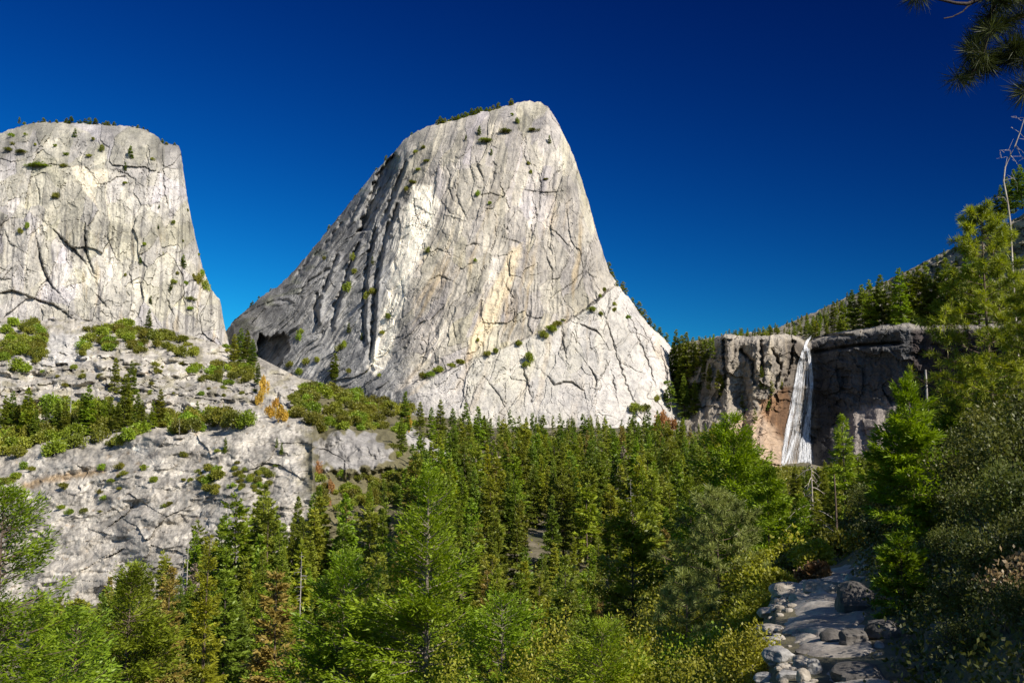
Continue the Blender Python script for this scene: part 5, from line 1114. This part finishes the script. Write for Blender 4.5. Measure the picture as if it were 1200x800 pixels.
# the pine that hangs over the view: trunk stands just outside, its boughs come in at the top corner
rp = np.random.default_rng(5)
x, y, z = gp(2500, 4.3); root = empty('pine_tree', (x, y, z)); tag(root, 'overhanging pine whose dark boughs enter at the top corner', 'pine tree')
base = np.array([x, y, z]); A = Acc(); A.add(*tube(np.array([[0, 0, -.2], [.05, 0, 3], [.02, .05, 6.5], [.1, 0, 11]]), [.19, .17, .13, .03], 10)); NA = Acc()
def needles(p, dv, n=150, nl=.15, nw=.0042):
    dv = np.array(dv, float); dv /= np.linalg.norm(dv) + 1e-9
    D_ = dv * .5 + rnd(rp, n, .6); D_ /= np.linalg.norm(D_, axis=1)[:, None]; P_ = np.array(p) - dv * (rp.random(n) * .09)[:, None]
    NA.add(*cards(P_, D_, rnd(rp, n), nl * rp.uniform(.7, 1.1, n), nw, .5))
def bough(pl, w0, w1, d, tufts):
    q = np.array([at(a, b_, d + (c[0] if c else 0)) - base for a, b_, *c in pl]); q = np.concatenate([[[.05, 0, q[0][2] + 1.0], q[0] * [.5, .5, 1] + [0, 0, .5]], q]); A.add(*tube(q, np.linspace(w0, w1, len(q)), 6))
    for a, b_ in tufts:
        p = at(a, b_, d + rp.normal(0, .12)) - base; k = np.argmin(np.linalg.norm(q - p, axis=1)); A.add(*tube(np.stack([q[k], (q[k] + p) / 2 + rp.normal(0, .008, 3), p]), [.006, .005, .004], 4)); needles(p, p - q[k] + rp.normal(0, .05, 3))
D0 = 6.4
bough([(1560, -240, .8), (1380, -130, .4), (1260, -70, .1), (1190, -40), (1167, 0), (1157, 26), (1152, 62), (1147, 76), (1137, 90), (1126, 94)], .05, .006, D0, [(1126, 94), (1132, 88), (1140, 82), (1146, 70), (1140, 62), (1136, 60), (1146, 44), (1139, 48), (1150, 35), (1155, 80), (1160, 76), (1156, 20), (1165, 34), (1172, 2), (1180, -8)])
bough([(1540, 40, .8), (1400, 60, .3), (1290, 40), (1230, 46), (1200, 56), (1178, 66), (1159, 73)], .04, .006, D0 + .1, [(1159, 73), (1166, 70), (1176, 62), (1184, 52), (1190, 66), (1183, 74), (1196, 60), (1204, 72), (1196, 48), (1210, 50), (1190, 56)])
bough([(1540, -60, .8), (1330, -10), (1240, 8), (1200, 19), (1180, 26), (1166, 31)], .035, .005, D0 + .2, [(1166, 31), (1178, 30), (1190, 20), (1205, 14), (1172, 24)])
bough([(1560, -160, .6), (1300, -70), (1200, -30), (1160, -6), (1134, 5), (1120, 4), (1090, -3), (1078, -8)], .03, .005, D0, [(1078, -6), (1072, -4), (1190, -2), (1178, 2), (1200, 2), (1165, -4), (1150, -8), (1185, -6)])
bough([(1150, -2), (1134, 8), (1128, 14), (1116, 20), (1106, 22)], .008, .004, D0, [])
bough([(1560, 160, .8), (1300, 120), (1230, 108), (1204, 104)], .03, .006, D0 - .2, [(1204, 104), (1200, 110), (1210, 98), (1216, 110)])
for _ in range(260):                                     # the rest of its crown, beyond the frame
    h = rp.uniform(2.5, 11); a = rp.uniform(0, 6.28); rr = 1.9 * (1 - (h - 2) / 11) * rp.uniform(.3, 1); p = np.array([rr * math.cos(a), rr * math.sin(a), h])
    bx, by = project(base + p)
    if (base + p)[1] > .2 and bx < 1235 and by > -40: continue
    A.add(*tube(np.stack([[.05, 0, h - .2], p]), [.02, .008], 4)); needles(p, p - [0, 0, h], 60, .2, .01)
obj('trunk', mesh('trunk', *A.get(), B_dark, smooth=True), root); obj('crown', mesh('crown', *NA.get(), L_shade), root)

# ------------------------------------------------------------------ oaks and brush close by: pixel of the middle of the top, distance, half width (m), leaf
OAKS = [(600, 742, 40, 3.0, L_oak, 'yellow-green oak'), (560, 762, 36, 2.6, L_oak, 'pale oak'), (648, 716, 46, 2.8, L_oak, 'yellow-green oak'), (660, 770, 28, 2.2, L_oak, 'yellowish oak'), (752, 716, 34, 2.2, L_oak, 'yellowish oak'), (775, 742, 24, 1.8, L_oak, 'olive oak'), (735, 768, 21, 1.5, L_oak, 'yellowish oak'), (620, 778, 26, 1.9, L_bush, 'olive oak'), (820, 715, 26, 1.6, L_bright, 'bright green oak'), (850, 735, 20, 1.3, L_oak, 'yellow oak'), (838, 770, 16, 1.1, L_oak, 'yellow oak'), (872, 765, 13.5, .55, L_oak, 'yellow oak'), (770, 694, 48, 3.0, L_oak, 'golden olive oak'), (815, 690, 44, 2.6, L_oak, 'golden olive oak'), (720, 690, 60, 3.2, L_bush, 'olive oak'), (850, 655, 55, 2.6, L_oak, 'yellowish oak'), (885, 640, 45, 2.0, L_oak, 'yellow-green oak'), (880, 690, 28, 1.15, L_oak, 'yellow-green oak'), (790, 655, 70, 3.2, L_bush, 'dull olive oak'), (690, 655, 90, 3.4, L_bush, 'olive oak'), (530, 745, 45, 2.6, L_oak, 'pale olive oak'), (300, 745, 70, 3.5, L_bush, 'olive oak'), (350, 770, 60, 3., L_bush, 'olive oak'), (230, 760, 62, 3., L_bush, 'olive oak')]
for k, (px, ty, d, rx, lf, what) in enumerate(OAKS):
    x, y, z = gp(px, d); H = max(at(px, ty, d)[2] - z, 1.2); ll = max(.04, min(.16, d * .0033))
    n = int(min(26000, 16000 * (rx / 2)**.5 * (H / 4)**.4)); pr = proto(shrub(700 + k, rx, H, 15, n, ll, ll * .6, 9, stem_r=.05 * rx / 2), B_grey, lf)
    o = plant('oak_tree', pr, (x, y, z), 1, 0); note(o, 'oak tree', what, 'near oak', (x, y, z), H)
BUSH = [(930, 636, 40, 1.2, L_bush, 'rounded olive bush behind the rocky rise of the trail'), (975, 622, 36, 1.35, L_bush, 'wide yellow-green bush behind the rocky rise of the trail'), (950, 628, 34, 1., L_oak, 'yellowish bush above the red-brown bush'), (1000, 640, 30, .8, L_bush, 'olive bush touching the young fir behind the trail'), (915, 618, 52, 1.8, L_oak, 'yellow bush below the narrow green fir'), (946, 657, 25.5, .42, L_brown, 'red-brown dry bush just behind the rocks of the trail'), (895, 662, 30, .8, L_oak, 'yellow-green bush hanging over the far trail edge'), (1030, 655, 27, .6, L_oakdark, 'dark bush behind the largest dark boulder'),
  (1185, 722, 9.5, .42, L_pinkdry, 'sparse bush with dry pinkish leaves in the shade')]
for k, (px, ty, d, rx, lf, lab) in enumerate(BUSH):
    x, y, z = gp(px, d); H = max(at(px, ty, d)[2] - z, .5); ll = max(.05, d * .0042)
    pr = proto(shrub(760 + k, rx, H, 12, 1300 if 'sparse' in lab else 3200, ll, ll * .6, 8, stem_r=.02), B_grey, lf, tn='stem', cn='foliage'); tag(plant('shrub', pr, (x, y, z), 1, 0, tn='stem', cn='foliage'), lab, 'shrub')
rs = np.random.default_rng(91)
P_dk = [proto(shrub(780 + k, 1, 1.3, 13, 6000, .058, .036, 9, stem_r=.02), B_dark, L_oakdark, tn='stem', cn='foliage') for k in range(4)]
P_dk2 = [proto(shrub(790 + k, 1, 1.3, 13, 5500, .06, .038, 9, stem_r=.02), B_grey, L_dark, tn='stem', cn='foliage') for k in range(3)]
dk = []
for px, d, s in [(1085, 13, .32), (1120, 11, .42), (1165, 10.5, .6), (1110, 16, .5), (1155, 14.5, .7), (1205, 13, .85), (1085, 19, .4), (1115, 21, .7), (1150, 19, 1.2), (1200, 17, 1.2), (1095, 27, .8), (1135, 26, 1.1), (1175, 24, 1.4), (1220, 22, 1.4), (1050, 36, 1.4), (1095, 36, 1.7), (1150, 36, 1.8), (1200, 33, 1.8), (1040, 50, 1.8), (1080, 52, 2.2), (1130, 50, 2.4), (1185, 46, 2.4), (1020, 70, 2.4), (1070, 75, 2.8), (1120, 70, 3.), (1180, 66, 3.), (1000, 55, 1.6), (1210, 10, .6), (1095, 10.5, .3), (1120, 9.2, .35), (1170, 8.8, .4), (1025, 42, 1.2), (1068, 11.5, .22)]:
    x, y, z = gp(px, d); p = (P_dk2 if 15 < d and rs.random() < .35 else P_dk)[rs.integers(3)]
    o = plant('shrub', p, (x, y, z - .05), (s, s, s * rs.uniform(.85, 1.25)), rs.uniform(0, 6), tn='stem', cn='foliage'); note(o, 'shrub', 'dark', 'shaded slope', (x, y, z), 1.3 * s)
# conifers between the trail crest and the cliff, and up the shaded slope
n_ = 0
for _ in range(3000):
    px, d = rs.uniform(905, 1250), math.sqrt(rs.uniform(75**2, 800**2)) if rs.random() < .6 else rs.uniform(48, 200)
    x, y, z = gp(px, d); lim = poly([(905, 562), (925, 548), (940, 544), (975, 540), (1010, 530), (1060, 500), (1090, 460), (1130, 425), (1250, 395)], px) + rs.uniform(0, 45)
    H = rs.uniform(7, 22); top = at(px, lim, d)[2]; H = min(H, top - z)
    if H < 3.5 or not ok(x, y, 5): continue
    s = H / 30; look = rs.choice(['dark green', 'olive', 'mid green'], p=[.5, .3, .2]); o = plant('cedar_tree', (P_near if d < 200 else P_mid)[rs.integers(3)], (x, y, z - .3), (s * 1.3, s * 1.3, s), rs.uniform(0, 6), LEAVES[look]); note(o, 'cedar tree', look, 'cliff foot' if px < 1050 else 'shaded slope', (x, y, z), H); n_ += 1
    if n_ >= 210: break
# the wood on the slope to the right of the trail: it stands outside the frame and throws the shade that lies over the trail
for k, p in enumerate(np.arange(9.0, 21.5, 1.7)):
    st_ = -.429 * p + 11 + rs.uniform(-.6, .6); hx, hy = SV.x / math.hypot(SV.x, SV.y), SV.y / math.hypot(SV.x, SV.y)
    x, y = st_ * hx - p * hy, st_ * hy + p * hx; top = -2.3 + .45 + 11 * SV.z / math.hypot(SV.x, SV.y) + rs.uniform(-.5, .3); gz = ground(x, y); s = max(top - gz, 2.5) / 30
    o = plant('conifer', P_near[k % 3], (x, y, gz - .2), (s * 2.2, s * 2.2, s), k, L_dark); tag(o, 'dark conifer on the slope beside the trail that shades the path', 'conifer', 'shade trees beside the trail')
# small trees on the flat below the falls
n_ = 0
for _ in range(1500):
    px, d = rs.uniform(878, 1015), rs.uniform(350, 960); x, y, z = gp(px, d); bx, by = project((x, y, z)); lim = poly([(878, 530), (905, 540), (918, 541), (946, 541), (965, 535), (1015, 525)], px) + rs.uniform(0, 14)
    H = min(rs.uniform(8, 20), float(at(px, lim, d)[2]) - z)
    if H < 3.5 or not ok(x, y, 6): continue
    s = H / 30; look = rs.choice(['dark green', 'olive', 'mid green']); o = plant('cedar_tree', P_mid[rs.integers(4)], (x, y, z - .3), (s * 1.4, s * 1.4, s), rs.uniform(0, 6), LEAVES[look]); note(o, 'cedar tree', look, 'cliff foot', (x, y, z), H); n_ += 1
    if n_ >= 70: break
# low brush on the shaded bank beside the trail
rb = np.random.default_rng(17); A = Acc()
S_d = rb.uniform(5.5, 45, 1500); S_p = np.interp(S_d, [5.5, 9, 14, 20, 45], [1120, 1055, 1035, 1015, 1000]) + rb.random(1500) * 260; S_x = (S_p - CX) / F * S_d / CT; S_z = ground_raw(S_x, S_d)
for x, y, z in zip(S_x, S_d, S_z):
    n = 34; q = rnd(rb, n); q[:, 2] = np.abs(q[:, 2]); s = .12 + y * .006; q *= [s, s, s * .6]
    A.add(*cards(np.array([x, y, z]) + q, rnd(rb, n) + [0, 0, .4], rnd(rb, n) + [0, 0, .6], .035 + y * .0028, .02 + y * .0016))
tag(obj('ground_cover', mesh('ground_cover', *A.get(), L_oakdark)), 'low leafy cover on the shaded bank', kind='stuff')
# ------------------------------------------------------------------ names for every plant: what it looks like and what it stands beside
DROP = set(DROP_LIST)
def drop(o):
    for c in list(o.children): bpy.data.objects.remove(c)
    bpy.data.objects.remove(o)
for k, it in enumerate(ITEMS):
    if k in DROP: drop(it['o'])
KEEP = [it for k, it in enumerate(ITEMS) if k not in DROP]
LM = {
 'valley': [(505, 600, 'the tall thin-topped fir'), (412, 690, 'the bushy rounded fir'), (168, 690, 'the broad fir under the ledges'), (740, 640, 'the open-crowned pine'), (857, 560, 'the dense full fir'), (833, 630, 'the grey-green pine'), (332, 715, 'the rust-brown cedar'), (258, 660, 'the slender yellow-green cedar'), (212, 700, 'the rusty olive cedar'), (415, 545, 'the small grey outcrop'), (330, 560, 'the end of the front ledge'), (250, 590, 'the middle of the front ledge'), (520, 520, 'the white talus patch'), (628, 640, 'the small valley outcrop'), (680, 700, 'the dry gully'), (560, 500, 'the foot of the tall dome'), (640, 500, 'the pale dome apron'), (775, 500, 'the orange autumn trees'), (710, 495, 'the long apron crack'), (885, 520, 'the orange rock apron'), (945, 540, 'the waterfall foot'), (590, 730, 'the light green fir'), (80, 700, 'the fir at the picture edge'), (700, 580, 'the heart of the valley wood'), (600, 580, 'the middle of the valley wood'), (470, 580, 'the wood below the talus')],
 'ledge': [(20, 405, 'the brush patch at the picture edge'), (155, 396, 'the brush band under the blunt dome'), (112, 420, 'the white boulder field'), (174, 378, 'the lone conifer at the dome foot'), (258, 438, 'the brush patch before the gully'), (287, 405, 'the dark conifers in the gully'), (310, 462, 'the golden trees'), (325, 490, 'the lower golden trees'), (102, 490, 'the bench conifers'), (200, 500, 'the middle of the wooded bench'), (30, 510, 'the near end of the wooded bench'), (280, 492, 'the crest of the front ledge'), (250, 560, 'the hollow in the front ledge'), (300, 558, 'the shelf near the ledge end'), (80, 565, 'the orange-stained ledge line'), (150, 590, 'the lower face of the front ledge'), (390, 470, 'the brush slope under the tall dome'), (450, 490, 'the bushes at the dome foot'), (420, 530, 'the small grey outcrop'), (478, 520, 'the talus patch'), (50, 450, 'the grey step wall'), (200, 450, 'the middle step wall'), (420, 575, 'the brush under the small outcrop')],
 'tall dome': [(500, 205, 'the rubbly upper shoulder'), (495, 250, 'the white scar'), (570, 170, 'the upper summit ledge'), (640, 170, 'the sheer summit corner'), (565, 235, 'the forked crack'), (580, 350, 'the tan streaks'), (430, 345, 'the deep flutes'), (400, 410, 'the fluted foot'), (350, 405, 'the dark cave'), (380, 310, 'the grey shoulder'), (510, 442, 'the low end of the diagonal ledge'), (575, 417, 'the middle of the diagonal ledge'), (645, 388, 'the upper diagonal ledge'), (705, 350, 'the top of the diagonal ledge'), (617, 430, 'the apron crack'), (750, 480, 'the apron foot'), (783, 475, 'the apron end'), (735, 370, 'the apron shoulder')],
 'tall dome top': [(520, 140, 'the low end of the summit'), (555, 132, 'the middle of the summit'), (580, 127, 'the wooded summit crest'), (600, 122, 'the summit peak'), (430, 215, 'the steep skyline'), (340, 320, 'the low skyline')],
 'dome shoulder': [(720, 320, 'the break in the skyline'), (750, 358, 'the middle of the shoulder skyline'), (775, 380, 'the low end of the shoulder skyline')],
 'blunt dome': [(90, 160, 'the flat summit'), (20, 178, 'the upper corner ledges'), (60, 195, 'the long upper ledge'), (110, 205, 'the pale rockfall scar'), (150, 190, 'the summit crack'), (30, 270, 'the middle wall'), (205, 265, 'the sheer edge'), (235, 335, 'the bushy corner of the edge'), (205, 340, 'the low crack of the edge'), (165, 300, 'the grey wall inside the edge'), (180, 356, 'the foot of the wall'), (70, 235, 'the scarred wall')],
 'blunt dome top': [(25, 145, 'the near end of the flat summit'), (60, 142, 'the summit hump'), (100, 143, 'the wooded summit middle'), (130, 146, 'the far part of the summit'), (165, 150, 'the falling summit edge'), (197, 168, 'the step of the sheer corner')],
 'hill': [(945, 392, 'the waterfall lip'), (880, 388, 'the flat buttress top'), (915, 385, 'the slope over the buttress'), (985, 365, 'the slope over the dark wall'), (1040, 382, 'the dark cliff rim'), (1000, 345, 'the lower ridge skyline'), (1080, 312, 'the middle ridge skyline'), (1150, 275, 'the upper ridge skyline'), (1100, 385, 'the brown end of the cliff'), (1160, 330, 'the tall yellow-green pine'), (810, 395, 'the notch beside the dome'), (815, 450, 'the dark cleft beside the dome'), (890, 460, 'the pale buttress face'), (1195, 230, 'the ridge at the picture edge'), (1050, 345, 'the wooded slope above the rim')],
 'foot': [(945, 545, 'the waterfall foot'), (1063, 480, 'the young bright fir'), (946, 600, 'the drooping dead conifer'), (1118, 460, 'the pale broken trunk'), (1160, 380, 'the tall yellow-green pine'), (1150, 470, 'the shaded brush slope'), (1000, 560, 'the cliff-foot rubble'), (982, 530, 'the pointed cliff-foot fir'), (1200, 430, 'the pine at the picture edge'), (1030, 560, 'the cliff-foot brush')],
 'oak': [(702, 750, 'the small vivid fir'), (833, 650, 'the grey-green pine'), (885, 750, 'the trail stones'), (505, 740, 'the tall thin-topped fir'), (690, 690, 'the dry gully'), (590, 730, 'the light green fir'), (332, 730, 'the rust-brown cedar'), (870, 650, 'the dense full fir'), (770, 740, 'the yellowish oak thicket'), (800, 690, 'the pine sapling')],
 'bank': [(1045, 690, 'the fir sapling'), (1110, 770, 'the black boulder'), (1185, 740, 'the dry pinkish bush'), (1063, 600, 'the young bright fir'), (1160, 450, 'the tall yellow-green pine'), (1140, 530, 'the slim bare trunk'), (1020, 620, 'the dark trailside brush'), (1195, 560, 'the shaded bank at the picture edge'), (1120, 640, 'the middle of the shaded bank')],
}
ZN = {'forest': 'valley', 'bench': 'ledge', 'band': 'ledge', 'slope': 'ledge', 'wall': 'ledge', 'outcrop': 'ledge', 'gully': 'ledge', 'autumn': None, 'hillside': 'hill', 'cliff rim': 'hill', 'notch': 'hill', 'buttress': 'hill', 'ridge': 'hill', 'cliff foot': 'foot', 'shaded slope': 'bank', 'near oak': 'oak'}
GROUP = {'forest': 'conifers in the valley forest', 'ledge': 'oaks and brush on the granite ledges', 'tall dome': 'plants growing on the tall dome', 'tall dome top': 'pines on top of the tall dome', 'dome shoulder': 'pines behind the dome shoulder', 'blunt dome': 'plants growing on the blunt dome', 'blunt dome top': 'pines on top of the blunt dome', 'hill': 'firs on the hillside above the waterfall', 'foot': 'cedars below the waterfall cliff', 'oak': 'oaks below the trail', 'bank': 'brush on the shaded bank'}
NTH = ['first', 'second', 'third', 'fourth', 'fifth', 'sixth', 'seventh', 'eighth', 'ninth', 'tenth', 'eleventh', 'twelfth', 'thirteenth', 'fourteenth', 'fifteenth', 'sixteenth']
buckets = {}
for it in KEEP:
    zone = ZN.get(it['zone'], it['zone']); kind = it['kind'].replace('_', ' '); o = it['o']
    if kind == 'snag': kind = 'dead tree'
    if it['zone'] == 'shaded slope' and kind == 'cedar tree': zone = 'foot'
    if zone is None: zone = 'ledge' if it['px'] < 600 else 'valley'
    cy_ = (it['by'] + it['ty']) / 2 if zone not in ('valley', 'oak', 'foot') else it['ty'] + 12
    lx, ly, lm = min(LM[zone], key=lambda l: (l[0] - it['px'])**2 + ((l[1] - cy_) * 1.2)**2)
    dx, dy = it['px'] - lx, cy_ - ly; far = math.hypot(dx, dy)
    on = zone in ('tall dome', 'blunt dome', 'tall dome top', 'blunt dome top', 'dome shoulder')
    if far < 9: rel = 'at' if on else 'right beside'
    elif abs(dy) > abs(dx) * .8: rel = 'below' if dy > 0 else 'above'
    else: rel = ('past' if dx > 0 else 'before')
    hp = it['by'] - it['ty']
    if zone == 'valley': size = 'small' if hp < 42 else ('tall' if hp > 80 else '')
    elif zone == 'hill': size = 'tiny' if hp < 12 else ('tall' if hp > 32 else '')
    elif kind in ('shrub', 'oak tree') and zone == 'ledge': size = 'small' if hp < 9 else ('large' if hp > 16 else '')
    else: size = 'tiny' if hp < 6 else ''
    look = {'small': 'dark', 'green': 'green'}.get(it['look'], it['look'])
    if zone == 'oak': base = f"{it['look']} {rel} {lm}"; noun = 'oak tree'
    else:
        noun = {'conifer': 'conifer', 'pine tree': 'pine', 'fir tree': 'fir', 'cedar tree': 'cedar', 'oak tree': 'oak', 'shrub': 'bush', 'autumn tree': 'autumn tree', 'dead tree': 'dead tree'}[kind]
        if noun == 'dead tree': look = 'bare grey'
        base = f"{look} {noun} {rel} {lm}"
        if zone in ('blunt dome', 'blunt dome top'): base += ' on the blunt dome'
        elif zone in ('tall dome', 'tall dome top', 'dome shoulder'): base += ' on the tall dome'
    if size: base = size + ' ' + base
    buckets.setdefault(base, []).append(it); o['category'] = kind
    g = GROUP['forest' if zone == 'valley' else zone]
    if it['zone'] == 'autumn': g = 'autumn trees in the valley'
    if kind == 'dead tree': g = 'dead trees'
    o['group'] = g
for base, its in buckets.items():
    its.sort(key=lambda i: i['px'])
    for k, it in enumerate(its):
        if len(its) == 1: lab = base
        else:
            end = 'nearest the waterfall' if k == len(its) - 1 and its[-1]['px'] < 930 else ('nearest the blunt dome' if k == 0 and len(its) > 2 else f'{NTH[min(k, 15)]} toward the ' + ('waterfall' if it['px'] < 930 else 'picture edge'))
            lab = base + ', ' + end
        w = lab.split()
        it['o']['label'] = lab if len(w) <= 16 else lab.replace('right beside', 'beside').replace('the middle of ', '').replace(' on the blunt dome', '').replace(' on the tall dome', '')
print('kinds', {k: sum(i['kind'] == k for i in KEEP) for k in {i['kind'] for i in KEEP}}, len(ITEMS))
